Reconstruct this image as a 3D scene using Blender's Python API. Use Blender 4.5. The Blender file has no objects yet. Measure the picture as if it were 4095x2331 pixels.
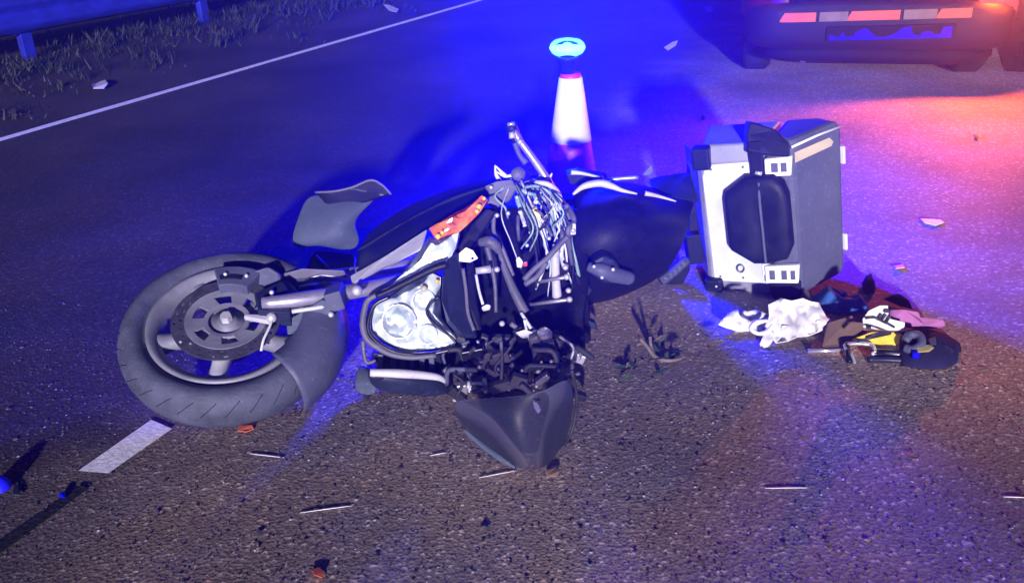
import bpy, bmesh, math, random
from mathutils import Vector, Matrix, noise
from mathutils.geometry import delaunay_2d_cdt
random.seed(7)
S = bpy.context.scene
C = S.collection
R = math.radians

# ------------------------------------------------------------------ camera
H, FPX, PITCH, ROLL = 1.25, 900.0, R(25), R(2.0)
fw = Vector((0, math.cos(PITCH), -math.sin(PITCH)))
rt0 = Vector((1, 0, 0)); up0 = rt0.cross(fw)
rt = rt0*math.cos(ROLL) - up0*math.sin(ROLL)
up = up0*math.cos(ROLL) + rt0*math.sin(ROLL)
EYE = Vector((0, 0, H))
cd = bpy.data.cameras.new('camera'); cam = bpy.data.objects.new('camera', cd); C.objects.link(cam)
cd.sensor_width = 36; cd.lens = FPX/1024*36; cd.clip_start = .05; cd.clip_end = 500
m = Matrix((rt, up, -fw)).transposed().to_4x4(); m.translation = EYE
cam.matrix_world = m
S.camera = cam
# ------------------------------------------------------------------ world, sun, exposure (night)
SUN_EL, SUN_AZ = R(9.5), R(3.5)         # low lights behind the photographer, shadows run away from the lens
w = bpy.data.worlds.new('World'); S.world = w; w.use_nodes = True
nt = w.node_tree; nt.nodes.clear()
sky = nt.nodes.new('ShaderNodeTexSky'); sky.sky_type = 'NISHITA'; sky.sun_disc = False
sky.sun_elevation = SUN_EL; sky.sun_rotation = math.pi + SUN_AZ
mx = nt.nodes.new('ShaderNodeMix'); mx.data_type = 'RGBA'; mx.blend_type = 'MULTIPLY'
mx.inputs['Factor'].default_value = 1; mx.inputs['B'].default_value = (.03, .004, 1, 1)
bg = nt.nodes.new('ShaderNodeBackground'); bg.inputs['Strength'].default_value = .022
wo = nt.nodes.new('ShaderNodeOutputWorld')
nt.links.new(sky.outputs[0], mx.inputs['A']); nt.links.new(mx.outputs['Result'], bg.inputs['Color'])
nt.links.new(bg.outputs[0], wo.inputs[0])
sd = bpy.data.lights.new('sun', 'SUN'); sd.energy = 2.2; sd.angle = R(1.8); sd.color = (1.0, .90, .98)
sun = bpy.data.objects.new('sun', sd); C.objects.link(sun)
tr = Vector((math.sin(SUN_AZ)*math.cos(SUN_EL), math.cos(SUN_AZ)*math.cos(SUN_EL), -math.sin(SUN_EL)))
sun.rotation_euler = tr.to_track_quat('-Z', 'Y').to_euler(); sun.location = (0, -6, 3)
S.view_settings.view_transform = 'Standard'; S.view_settings.look = 'None'
S.view_settings.gamma = 1; S.view_settings.use_curve_mapping = False
S.view_settings.exposure = 1.9
S.render.engine = 'CYCLES'

# ------------------------------------------------------------------ helpers
def ray(x, y): return fw*FPX + rt*(x-512) - up*(y-291)
def P(x, y, d=None, z=None):
    r = ray(x, y)
    t = d/r.y if d is not None else (z-H)/r.z
    return EYE + r*t
def G(x, y, z=0.0): return P(x, y, z=z)

MATS = {}
def mat(name, col, rough=.5, metal=0, var=.25, scale=30, bump=0, bscale=200, spec=.5, col2=None, coat=0, emit=None, estr=0, trans=0, scuff=0, sdir=(3, 22, 9)):
    if name in MATS: return MATS[name]
    M = bpy.data.materials.new(name); M.use_nodes = True; n = M.node_tree.nodes; l = M.node_tree.links
    b = n['Principled BSDF']
    tc = n.new('ShaderNodeTexCoord')
    nz = n.new('ShaderNodeTexNoise'); nz.inputs['Scale'].default_value = scale; nz.inputs['Detail'].default_value = 5
    l.new(tc.outputs['Object'], nz.inputs['Vector'])
    cr = n.new('ShaderNodeValToRGB')
    a = col2 if col2 else tuple(c*(1-var) for c in col)
    bcol = col if col2 else tuple(min(1, c*(1+var)) for c in col)
    cr.color_ramp.elements[0].position = .3; cr.color_ramp.elements[1].position = .7
    cr.color_ramp.elements[0].color = (*a, 1); cr.color_ramp.elements[1].color = (*bcol, 1)
    l.new(nz.outputs[0], cr.inputs[0]); l.new(cr.outputs[0], b.inputs['Base Color'])
    if scuff:
        mp = n.new('ShaderNodeMapping'); mp.inputs['Scale'].default_value = sdir; mp.inputs['Rotation'].default_value = (.4, .5, .7)
        l.new(tc.outputs['Object'], mp.inputs[0])
        n3 = n.new('ShaderNodeTexNoise'); n3.inputs['Scale'].default_value = 7; n3.inputs['Detail'].default_value = 8; n3.inputs['Roughness'].default_value = .7
        l.new(mp.outputs[0], n3.inputs['Vector'])
        r3 = n.new('ShaderNodeMapRange'); r3.inputs[1].default_value = .56; r3.inputs[2].default_value = .70; r3.inputs[3].default_value = 0; r3.inputs[4].default_value = .75
        l.new(n3.outputs[0], r3.inputs[0])
        m3 = n.new('ShaderNodeMix'); m3.data_type = 'RGBA'; l.new(r3.outputs[0], m3.inputs['Factor']); l.new(cr.outputs[0], m3.inputs['A'])
        m3.inputs['B'].default_value = (*[min(.8, c*scuff+(.004 if scuff > 1 else 0)) for c in col], 1); l.new(m3.outputs['Result'], b.inputs['Base Color'])
    mr = n.new('ShaderNodeMapRange'); mr.inputs[3].default_value = max(.03, rough-.12); mr.inputs[4].default_value = min(1, rough+.15)
    l.new(nz.outputs[0], mr.inputs[0]); l.new(mr.outputs[0], b.inputs['Roughness'])
    b.inputs['Metallic'].default_value = metal; b.inputs['Specular IOR Level'].default_value = spec
    if coat: b.inputs['Coat Weight'].default_value = coat
    if trans: b.inputs['Transmission Weight'].default_value = trans
    if bump:
        n2 = n.new('ShaderNodeTexNoise'); n2.inputs['Scale'].default_value = bscale; n2.inputs['Detail'].default_value = 3
        l.new(tc.outputs['Object'], n2.inputs['Vector'])
        bp = n.new('ShaderNodeBump'); bp.inputs['Strength'].default_value = bump; bp.inputs['Distance'].default_value = .004
        l.new(n2.outputs[0], bp.inputs['Height']); l.new(bp.outputs[0], b.inputs['Normal'])
    if emit:
        b.inputs['Emission Color'].default_value = (*emit, 1); b.inputs['Emission Strength'].default_value = estr
    MATS[name] = M
    return M

def clear_mat(name, tint, diff=None, dfac=0., rough=.05, gl=.10):
    M = bpy.data.materials.new(name); M.use_nodes = True; n = M.node_tree.nodes; l = M.node_tree.links
    n.clear(); o = n.new('ShaderNodeOutputMaterial')
    t = n.new('ShaderNodeBsdfTransparent'); t.inputs[0].default_value = (*tint, 1)
    g = n.new('ShaderNodeBsdfGlossy'); g.inputs['Roughness'].default_value = rough
    fr = n.new('ShaderNodeFresnel'); fr.inputs[0].default_value = 1.45
    ad = n.new('ShaderNodeMath'); ad.operation = 'ADD'; ad.inputs[1].default_value = gl; l.new(fr.outputs[0], ad.inputs[0])
    mi = n.new('ShaderNodeMixShader'); l.new(ad.outputs[0], mi.inputs[0]); l.new(t.outputs[0], mi.inputs[1]); l.new(g.outputs[0], mi.inputs[2])
    last = mi
    if diff:
        d = n.new('ShaderNodeBsdfDiffuse'); d.inputs[0].default_value = (*diff, 1)
        tc = n.new('ShaderNodeTexCoord'); nz = n.new('ShaderNodeTexNoise'); nz.inputs['Scale'].default_value = 9; nz.inputs['Detail'].default_value = 6
        l.new(tc.outputs['Object'], nz.inputs[0])
        mr = n.new('ShaderNodeMapRange'); mr.inputs[1].default_value = .3; mr.inputs[2].default_value = .7
        mr.inputs[3].default_value = dfac*.6; mr.inputs[4].default_value = dfac*1.2; l.new(nz.outputs[0], mr.inputs[0])
        m2 = n.new('ShaderNodeMixShader'); l.new(mr.outputs[0], m2.inputs[0]); l.new(mi.outputs[0], m2.inputs[1]); l.new(d.outputs[0], m2.inputs[2]); last = m2
    l.new(last.outputs[0], o.inputs[0]); MATS[name] = M
    return M

ORG = {}
def tag(o, label=None, cat=None, group=None, kind=None):
    if label: o['label'] = label
    if cat: o['category'] = cat
    if group: o['group'] = group
    if kind: o['kind'] = kind
    return o
def thing(name, loc, label, cat, group=None):
    o = bpy.data.objects.new(name, None); C.objects.link(o); o.location = loc; o.empty_display_size = .1
    ORG[o.name] = Vector(loc); return tag(o, label, cat, group)
def mesh(name, V, F, mt, parent=None, smooth=True, org=None, solid=0, bevel=0, sub=0, data_only=False):
    V = [Vector(v) for v in V]
    if parent is not None: org = ORG[parent.name]
    elif org is None:
        n = len(V); org = Vector((sum(v.x for v in V)/n, sum(v.y for v in V)/n, min(v.z for v in V)))
    me = bpy.data.meshes.new(name); me.from_pydata([v-org for v in V], [], F); me.validate()
    bm = bmesh.new(); bm.from_mesh(me); bmesh.ops.recalc_face_normals(bm, faces=bm.faces); bm.to_mesh(me); bm.free()
    for p in me.polygons: p.use_smooth = smooth
    me.materials.append(MATS[mt] if isinstance(mt, str) else mt)
    o = bpy.data.objects.new(name, me); C.objects.link(o)
    ORG[o.name] = org
    if parent is not None: o.parent = parent
    else: o.location = org
    if solid:
        md = o.modifiers.new('solid', 'SOLIDIFY'); md.thickness = solid; md.offset = 0
    if bevel:
        md = o.modifiers.new('bevel', 'BEVEL'); md.width = bevel; md.segments = 2; md.limit_method = 'ANGLE'; md.angle_limit = R(40)
    if sub:
        md = o.modifiers.new('sub', 'SUBSURF'); md.levels = sub; md.render_levels = sub
    return o
def catmull(pts, k=6):
    pts = [Vector(p) for p in pts]
    if len(pts) < 3: return pts
    q = [pts[0]*2-pts[1]] + pts + [pts[-1]*2-pts[-2]]; out = []
    for i in range(1, len(q)-2):
        a, b, c, d = q[i-1], q[i], q[i+1], q[i+2]
        for j in range(k):
            t = j/k
            out.append(.5*((2*b)+(c-a)*t+(2*a-5*b+4*c-d)*t*t+(3*b-a-3*c+d)*t**3))
    return out+[pts[-1]]
def tube_geo(pts, r, n=8, cap=True, k=6, closed=False):
    pts = catmull(pts, k) if k > 1 else [Vector(p) for p in pts]
    N = len(pts); V = []; F = []
    rr = r if isinstance(r, (list, tuple)) else [r, r]
    pv = None
    for i, p in enumerate(pts):
        t = (pts[min(i+1, N-1)]-pts[max(i-1, 0)])
        if t.length < 1e-9: t = Vector((0, 0, 1))
        t.normalize()
        if pv is None:
            a = Vector((0, 0, 1)) if abs(t.z) < .9 else Vector((1, 0, 0)); u = t.cross(a).normalized()
        else: u = (pv - t*pv.dot(t)).normalized()
        pv = u; v = t.cross(u)
        f = i/(N-1)*(len(rr)-1); j = min(int(f), len(rr)-2); ra = rr[j]+(rr[j+1]-rr[j])*(f-j)
        for q in range(n):
            an = 2*math.pi*q/n; V.append(p+u*math.cos(an)*ra+v*math.sin(an)*ra)
    for i in range(N-1):
        for q in range(n):
            F.append((i*n+q, i*n+(q+1) % n, (i+1)*n+(q+1) % n, (i+1)*n+q))
    if cap: F.append(tuple(range(n))[::-1]); F.append(tuple((N-1)*n+q for q in range(n)))
    return V, F
def tube(name, pts, r, mt, parent=None, n=8, k=6, **kw):
    V, F = tube_geo(pts, r, n, True, k); return mesh(name, V, F, mt, parent, **kw)
def slab_geo(poly, off):
    n = len(poly); V = [Vector(p) for p in poly]+[Vector(p)+Vector(off) for p in poly]
    F = [tuple(range(n)), tuple(range(2*n-1, n-1, -1))]+[(i, (i+1) % n, n+(i+1) % n, n+i) for i in range(n)]
    return V, F
def slab(name, poly, off, mt, parent=None, bevel=.003, smooth=False, **kw):
    V, F = slab_geo(poly, off); return mesh(name, V, F, mt, parent, smooth=smooth, bevel=bevel, **kw)
def px(poly, d): return [P(p[0], p[1], d=(p[2] if len(p) > 2 else d)) for p in poly]
def grid_geo(rows):
    n = len(rows[0]); V = [Vector(p) for r in rows for p in r]
    F = [(i*n+j, i*n+j+1, (i+1)*n+j+1, (i+1)*n+j) for i in range(len(rows)-1) for j in range(n-1)]
    return V, F
def panel(name, rows, mt, parent=None, solid=.006, sub=2, **kw):
    V, F = grid_geo(rows); return mesh(name, V, F, mt, parent, solid=solid, sub=sub, **kw)
def pxrows(rows): return [[P(a, b, d=c) for a, b, c in r] for r in rows]
def box_geo(c, ax, ay, az):
    c = Vector(c); ax = Vector(ax); ay = Vector(ay); az = Vector(az)
    V = [c+ax*i+ay*j+az*k for i in (-1, 1) for j in (-1, 1) for k in (-1, 1)]
    F = [(0, 1, 3, 2), (4, 6, 7, 5), (0, 4, 5, 1), (2, 3, 7, 6), (0, 2, 6, 4), (1, 5, 7, 3)]
    return V, F
def box(name, c, ax, ay, az, mt, parent=None, bevel=.003, **kw):
    V, F = box_geo(c, ax, ay, az); return mesh(name, V, F, mt, parent, smooth=False, bevel=bevel, **kw)
def lathe_geo(prof, M, n=32, a0=0, a1=2*math.pi):
    closed = abs(a1-a0-2*math.pi) < 1e-6
    k = n if closed else n+1; V = []; F = []
    for i in range(k):
        a = a0+(a1-a0)*i/n
        for r, h in prof: V.append(M @ Vector((r*math.cos(a), r*math.sin(a), h)))
    m_ = len(prof)
    for i in range(n):
        i2 = (i+1) % k
        for j in range(m_-1): F.append((i*m_+j, i2*m_+j, i2*m_+j+1, i*m_+j+1))
    return V, F
def lathe(name, prof, M, mt, parent=None, n=32, a0=0, a1=2*math.pi, **kw):
    V, F = lathe_geo(prof, M, n, a0, a1); return mesh(name, V, F, mt, parent, **kw)
def ball_geo(c, r, n=8):
    if r < .0125: r *= .72
    prof = [(max(1e-4, r*math.sin(math.pi*i/n)), -r*math.cos(math.pi*i/n)) for i in range(n+1)]
    return lathe_geo(prof, Matrix.Translation(c), n*2)
def frame(c, n, e):
    n = Vector(n).normalized(); e = Vector(e); e = (e-n*e.dot(n)).normalized(); f = n.cross(e)
    M = Matrix((e, f, n)).transposed().to_4x4(); M.translation = c; return M
def merge(lst):
    V = []; F = []
    for v, f in lst:
        o = len(V); V += list(v); F += [tuple(i+o for i in q) for q in f]
    return V, F

# ------------------------------------------------------------------ materials
mat('black_plastic', (.009, .009, .014), .42, 0, .35, 25, .15, 120, scuff=3.0, spec=0.14)
mat('black_gloss', (.007, .007, .014), .22, 0, .3, 12, coat=.4, spec=0.3)
mat('dark_paint', (.014, .017, .04), .35, .1, .3, 8, coat=.12, scuff=2.6, spec=0.2)
mat('grey_plastic', (.062, .066, .11), .5, 0, .2, 14, .1, 90, scuff=1.9, spec=0.25)  # blue light tinted into this grey; likewise in frost, alloy and rubber
mat('lilac_plastic', (.085, .083, .11), .45, 0, .25, 12, .1, 90, scuff=2.0, spec=0.25)
mat('frost_plastic', (.06, .075, .11), .65, 0, .15, 10, scuff=2.0, spec=0.2)
mat('silver_paint', (.42, .42, .46), .4, .0, .12, 10, scuff=0.5)
mat('fork_metal', (.33, .32, .40), .36, .6, .15, 20, scuff=0.5)
mat('chrome', (.75, .75, .78), .18, .8, .08, 20)
mat('bright_bolt', (.5, .5, .52), .35, .4, .1, 40)
mat('alloy', (.17, .175, .21), .5, .2, .2, 14, scuff=0.55)
mat('rubber', (.055, .060, .09), .62, 0, .3, 18, .4, 160, scuff=1.7, spec=0.2)
mat('rubber_dark', (.014, .014, .016), .75, 0, .3, 18, .3, 160, spec=0.1)
mat('disc_steel', (.12, .12, .14), .35, .7, .25, 40)
mat('aluminium', (.80, .86, .92), .4, .1, .10, 5, .1, 300, col2=(.36, .40, .47), scuff=0.45)
mat('aluminium_dull', (.26, .27, .31), .45, .35, .15, 7, scuff=0.5)
mat('lid_plastic', (.07, .076, .12), .55, 0, .12, 10, .15, 260, scuff=1.9, spec=0.2)
mat('pad', (.006, .008, .022), .48, 0, .3, 20, .1, 90, scuff=2.2, spec=0.14)
mat('latch', (.72, .73, .74), .4, .1, .1, 25)
mat('latch_dull', (.62, .6, .6), .5, 0, .2, 40)
mat('blue_lens', (.01, .01, .9), .4, 0, .2, 30)
mat('sticker', (.45, .38, .24), .6, 0, .15, 12)
mat('cable_green', (.22, .33, .30), .45, 0, .3, 30)
mat('cable_pale', (.5, .52, .52), .45, 0, .3, 30)
mat('cable_dark', (.025, .025, .03), .5, 0, .3, 30, spec=0.15)
mat('cable_yellow', (.55, .5, .16), .5, 0, .2, 30)
mat('amber', (.9, .24, .03), .25, 0, .4, 30, coat=.5, col2=(.30, .05, .03))
mat('amber_bright', (.95, .5, .05), .3, 0, .2, 60)
mat('chrome_soft', (.6, .64, .68), .25, .55, .15, 30)
mat('reflector', (.74, .80, .76), .3, .12, .25, 17, col2=(.24, .30, .30))
mat('seat_black', (.005, .005, .010), .5, 0, .3, 30, .2, 200, scuff=2.5, spec=0.12)
mat('red_bit', (.5, .04, .06), .4)
mat('white_plastic', (.72, .72, .72), .45, 0, .08, 20)
mat('bag_white', (.62, .62, .60), .4, 0, .08, 14, coat=.2)
mat('cone_red_bluelit', (.40, .02, .20), .45, 0, .15, 12)  # blue mixed into the red for the beacon's light on it
mat('sleeve_white', (.62, .62, .62), .35, 0, .04, 12)
mat('blue_cloth', (.02, .09, .33), .8, 0, .4, 20, .4, 150)
mat('navy_cloth', (.012, .012, .04), .8, 0, .4, 20, .4, 150, spec=0.1)
mat('pink_cloth', (.26, .085, .22), .8, 0, .2, 20, .2, 150)
mat('brown_card', (.20, .125, .085), .75, 0, .15, 8)
mat('yellow_strap', (.75, .55, .05), .6, 0, .2, 30)
mat('paper_white', (.66, .65, .64), .6, 0, .06, 8)
mat('ink', (.02, .025, .03), .6)
mat('car_paint', (.007, .006, .012), .6, 0, .1, 4, spec=.12)
mat('car_plastic', (.004, .004, .006), .7, 0, .2, 20, spec=.1)
mat('car_glass', (.01, .01, .012), .06, 0, .05, 2)
mat('stripe_orange', (.42, .085, .03), .6, 0, .1, 14, spec=.1)
mat('stripe_pale', (.13, .10, .05), .6, 0, .25, 12, spec=.1)
mat('plate_blue', (.004, .004, .5), .7, 0, .3, 25, spec=.05)
mat('tail_lens', (.6, .01, .02), .15, 0, .2, 20, emit=(1, .015, .02), estr=1.4)
mat('tail_lens_unlit', (.05, .003, .006), .3, 0, .2, 20)
mat('grass', (.005, .008, .004), .7, 0, .4, 6)
mat('twig', (.11, .09, .07), .7, 0, .3, 30)
mat('leaf', (.03, .05, .03), .6, 0, .4, 30)
mat('galvanised', (.03, .04, .42), .35, .5, .2, 9, .05, 40)  # grey steel painted blue to carry the beacon's light
mat('beacon_glass', (.3, .8, 1), .2, emit=(.10, .45, 1.0), estr=3.2)
mat('orange_bit', (.6, .14, .06), .5)
clear_mat('lens_clear', (.95, .97, 1), gl=.03)
clear_mat('screen_tint', (.66, .62, .62), (.10, .12, .22), .11, .35, -.03)
clear_mat('dome_blue', (.5, .65, 1), gl=-.02)

def asphalt(name, light, dark, sc, chipfac, fade=None):
    M = bpy.data.materials.new(name); M.use_nodes = True; n = M.node_tree.nodes; l = M.node_tree.links
    b = n['Principled BSDF']; tc = n.new('ShaderNodeTexCoord')
    def noi(s, det=4):
        q = n.new('ShaderNodeTexNoise'); q.inputs['Scale'].default_value = s; q.inputs['Detail'].default_value = det
        l.new(tc.outputs['Object'], q.inputs['Vector']); return q
    vo = n.new('ShaderNodeTexVoronoi'); vo.inputs['Scale'].default_value = sc; l.new(tc.outputs['Object'], vo.inputs['Vector'])
    sp = n.new('ShaderNodeSeparateColor'); l.new(vo.outputs['Color'], sp.inputs[0])
    cr = n.new('ShaderNodeValToRGB'); e = cr.color_ramp.elements
    e[0].position = 0; e[0].color = (*dark, 1); e[1].position = .62; e[1].color = (*[ (a+c)/2 for a, c in zip(dark, light)], 1)
    q = e.new(.9); q.color = (*light, 1); q = e.new(.985); q.color = (*[min(1, c*chipfac) for c in light], 1)
    l.new(sp.outputs[0], cr.inputs[0])
    big = noi(1.1, 6); mr = n.new('ShaderNodeMapRange'); mr.inputs[1].default_value = .3; mr.inputs[2].default_value = .7
    mr.inputs[3].default_value = .5; mr.inputs[4].default_value = 1.35; l.new(big.outputs[0], mr.inputs[0])
    hue = noi(2.3, 3); hc = n.new('ShaderNodeValToRGB'); hc.color_ramp.elements[0].position = .35; hc.color_ramp.elements[1].position = .65
    hc.color_ramp.elements[0].color = (.93, .96, 1.15, 1); hc.color_ramp.elements[1].color = (1.12, 1.0, .86, 1); l.new(hue.outputs[0], hc.inputs[0])
    m1 = n.new('ShaderNodeMix'); m1.data_type = 'RGBA'; m1.blend_type = 'MULTIPLY'; m1.inputs['Factor'].default_value = 1
    l.new(cr.outputs[0], m1.inputs['A']); l.new(hc.outputs[0], m1.inputs['B'])
    m2 = n.new('ShaderNodeMix'); m2.data_type = 'RGBA'; m2.blend_type = 'MULTIPLY'; m2.inputs['Factor'].default_value = 1
    l.new(m1.outputs['Result'], m2.inputs['A']); l.new(mr.outputs[0], m2.inputs['B'])
    l.new(m2.outputs['Result'], b.inputs['Base Color'])
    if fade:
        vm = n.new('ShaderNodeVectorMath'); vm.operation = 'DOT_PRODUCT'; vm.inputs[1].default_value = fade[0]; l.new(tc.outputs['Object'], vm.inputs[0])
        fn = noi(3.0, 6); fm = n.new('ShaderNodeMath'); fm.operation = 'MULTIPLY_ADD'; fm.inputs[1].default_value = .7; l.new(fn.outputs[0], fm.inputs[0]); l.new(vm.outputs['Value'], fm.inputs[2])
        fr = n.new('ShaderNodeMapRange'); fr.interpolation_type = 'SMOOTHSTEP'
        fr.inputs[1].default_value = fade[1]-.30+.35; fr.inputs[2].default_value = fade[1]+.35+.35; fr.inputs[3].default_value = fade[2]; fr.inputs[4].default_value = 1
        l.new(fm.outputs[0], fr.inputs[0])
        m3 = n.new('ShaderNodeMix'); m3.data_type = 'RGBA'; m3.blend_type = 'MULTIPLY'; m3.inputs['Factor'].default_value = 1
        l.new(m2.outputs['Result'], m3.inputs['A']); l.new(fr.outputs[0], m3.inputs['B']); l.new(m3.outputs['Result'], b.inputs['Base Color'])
    b.inputs['Roughness'].default_value = .72; b.inputs['Specular IOR Level'].default_value = .3
    fine = noi(sc*.55, 6)
    ad = n.new('ShaderNodeMath'); ad.operation = 'ADD'; l.new(fine.outputs[0], ad.inputs[0]); l.new(vo.outputs['Distance'], ad.inputs[1])
    bp = n.new('ShaderNodeBump'); bp.inputs['Strength'].default_value = .2; bp.inputs['Distance'].default_value = .006
    l.new(ad.outputs[0], bp.inputs['Height']); l.new(bp.outputs[0], b.inputs['Normal'])
    MATS[name] = M; return M
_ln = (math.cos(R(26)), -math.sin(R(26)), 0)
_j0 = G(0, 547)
asphalt('asphalt', (.33, .275, .22), (.205, .17, .137), 120, 1.8, (_ln, _j0.x*_ln[0]+_j0.y*_ln[1], .18))  # lane side darker: smoother asphalt, plus light falloff painted into the colour
asphalt('verge_soil', (.034, .026, .024), (.012, .010, .009), 40, 1.5)
asphalt('tar', (.02, .02, .022), (.012, .012, .014), 90, 1.2)
def paint_mat():
    M = mat('road_paint', (.93, .91, .88), .6, 0, .2, 45, .3, 90)
    return M
paint_mat()

# ------------------------------------------------------------------ the setting
LU = Vector((math.sin(R(26)), math.cos(R(26)), 0)); LN = Vector((LU.y, -LU.x, 0))   # along the lane / to its right
def strip(name, p, length, width, z, mt, seg=1, kind='structure', wob=0):
    p = Vector((p.x, p.y, z)); V = []; F = []
    for i in range(seg+1):
        a = p+LU*(length*i/seg); j = wob*noise.noise(a*3); k = wob*noise.noise(a*3+Vector((9, 0, 0)))
        V += [a-LN*(width/2+j), a+LN*(width/2+k)]
    for i in range(seg): F.append((2*i, 2*i+1, 2*i+3, 2*i+2))
    return tag(mesh(name, V, F, mt, None, smooth=False, org=p), kind=kind)
n = 60; V = []; F = []
for i in range(n+1):
    for j in range(n+1): V.append(Vector((-30+60*i/n, -10+60*j/n, 0)))
for i in range(n):
    for j in range(n): F.append((i*(n+1)+j, (i+1)*(n+1)+j, (i+1)*(n+1)+j+1, i*(n+1)+j+1))
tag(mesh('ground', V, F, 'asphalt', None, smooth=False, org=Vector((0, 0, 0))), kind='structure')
e0 = G(0, 140)
strip('edge_line', e0-LU*4, 40, .07, .004, 'road_paint', 90, wob=.008)
d0 = (G(80, 470)+G(108, 472))/2
V = [G(x, y, .004) for x, y in ((78, 470), (108, 472.5), (172, 428), (163, 424), (151, 419))]
tag(mesh('lane_dash', V, [(0, 1, 2, 3, 4)], 'road_paint', None, smooth=False), kind='structure')
strip('asphalt_joint', G(0, 547)-LU*.5, .72, .03, .0035, 'tar', 20, wob=.01)
strip('verge', G(0, 40)-LU*12-LN*2.2, 50, 6.0, .006, 'verge_soil', 40, wob=.25)
strip('roadside', G(1010, 45)-LU*1+LN*1.4, 30, 3.0, .006, 'verge_soil', 30, wob=.12)

# ------------------------------------------------------------------ guard rail
rb = G(30, 59); gr = thing('guard_rail', rb, 'galvanised steel crash barrier along the grass verge at top left', 'guardrail')
zb = P(28, 32, d=rb.y).z
prof = [(0, 0), (.03, .02), (.075, .06), (.075, .09), (.01, .13), (.01, .17), (.075, .21), (.075, .24), (.03, .28), (0, .30)]
V = []; F = []
a0 = rb-LU*7; segs = 40
for i in range(segs+1):
    p = a0+LU*(34*i/segs)
    for o, h in prof: V.append(p+LN*(o+.04)+Vector((0, 0, zb+h)))
k = len(prof)
for i in range(segs):
    for j in range(k-1): F.append((i*k+j, (i+1)*k+j, (i+1)*k+j+1, i*k+j+1))
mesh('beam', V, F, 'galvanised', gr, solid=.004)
for i in range(-3, 12):
    p = rb+LU*(2.0*i)
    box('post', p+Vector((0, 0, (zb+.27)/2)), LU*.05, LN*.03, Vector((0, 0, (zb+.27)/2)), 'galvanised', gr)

# ------------------------------------------------------------------ grass along the verge
def blades(name, spots, hmax, label, mt='grass'):
    V = []; F = []
    for c, nb, h, sp in spots:
        for _ in range(nb):
            a = random.uniform(0, 6.28); r = abs(random.gauss(0, sp)); b = Vector((c.x+r*math.cos(a), c.y+r*math.sin(a), .004))
            hh = h*random.uniform(.4, 1); ln = Vector((random.gauss(0, .4), random.gauss(0, .4), 1)).normalized()*hh
            t = Vector((math.cos(a+1), math.sin(a+1), 0))*.006
            o = len(V); V += [b-t, b+t, b+ln*.6+t*.6+Vector((ln.x*.1, ln.y*.1, 0)), b+ln]
            F += [(o, o+1, o+2), (o, o+2, o+3)]
    return tag(mesh(name, V, F, mt, None, smooth=False, org=Vector((0, 0, 0))), label, 'grass', kind='stuff')
sp = []
for i in range(900):
    t = random.uniform(-6, 22); o = random.gauss(.2, .55)
    sp.append((rb+LU*t+LN*o, random.randint(15, 40), random.uniform(.03, .17), .13))
blades('verge_grass', sp, .3, 'rough dark grass growing under the crash barrier')
sp = []
for i in range(120):
    q = G(1010, 45)+LU*random.uniform(-.6, 9)+LN*random.uniform(.1, 1.8)
    sp.append((q, random.randint(15, 30), random.uniform(.03, .12), .1))
blades('roadside_grass', sp, .2, 'short olive grass beside the dark car')

# ------------------------------------------------------------------ dark car with tail lamps
az = R(14); CF = Vector((math.sin(az), math.cos(az), 0)); CR = Vector((CF.y, -CF.x, 0))
CW = .755                                      # half width
cl = Vector((1.40, 5.42, 0)); co = cl+CR*CW
car = thing('parked_car', co, 'dark car seen from behind with orange striped bumper and lit red tail light', 'car')
def cp(s, f, z): return co+CR*(s*.93)+CF*f+Vector((0, 0, z))
def loft(secs, n=28, p=5):
    V = []; F = []
    for f, z0, z1, hw in secs:
        for i in range(n):
            a = 2*math.pi*(i+.5)/n; c, s_ = math.cos(a), math.sin(a)
            V.append(cp(hw*math.copysign(abs(c)**(2/p), c), f, (z0+z1)/2+(z1-z0)/2*math.copysign(abs(s_)**(2/p), s_)))
    for i in range(len(secs)-1):
        for j in range(n): F.append((i*n+j, i*n+(j+1) % n, (i+1)*n+(j+1) % n, (i+1)*n+j))
    F.append(tuple(range(n))); F.append(tuple((len(secs)-1)*n+j for j in range(n)))
    return V, F
mesh('body', *loft([(.10, .30, .92, .70), (.16, .27, .96, .76), (.35, .25, .99, .795), (.8, .22, 1.0, .80), (2.6, .22, .98, .80), (3.3, .24, .9, .79), (3.8, .28, .78, .74), (3.98, .34, .66, .6)]), 'car_paint', car)
mesh('bumper', *loft([(-.045, .32, .50, .60), (-.03, .27, .53, .68), (.02, .235, .545, .745), (.12, .22, .55, .79), (.32, .215, .55, .806)], p=4.5), 'car_paint', car)
mesh('cabin', *loft([(.22, .9, 1.02, .70), (.34, .9, 1.25, .68), (.55, .9, 1.42, .64), (1.4, .9, 1.46, .64), (2.0, .9, 1.40, .62), (2.75, .9, 1.0, .66)], p=6), 'car_glass', car)
mesh('roof', *loft([(.5, 1.40, 1.45, .60), (.8, 1.42, 1.475, .62), (1.4, 1.44, 1.49, .62), (1.95, 1.40, 1.44, .58)], p=6), 'car_paint', car)
mesh('lower_valance', *loft([(-.02, .19, .27, .5), (.03, .17, .27, .62), (.2, .16, .26, .72)], p=4), 'car_plastic', car)
for s in (-1, 1):
    for f in (.72, 3.2):
        M = frame(cp(s*.69, f, .30), CR*s, CF)
        wh = lathe('wheel', [(.19, -.08), (.27, -.09), (.30, -.06), (.30, .06), (.27, .09), (.19, .085)], M, 'rubber_dark', car)
        lathe('rim', [(.0001, .05), (.06, .06), (.08, .045), (.17, .05), (.195, .085)], M, 'alloy', wh)
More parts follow.
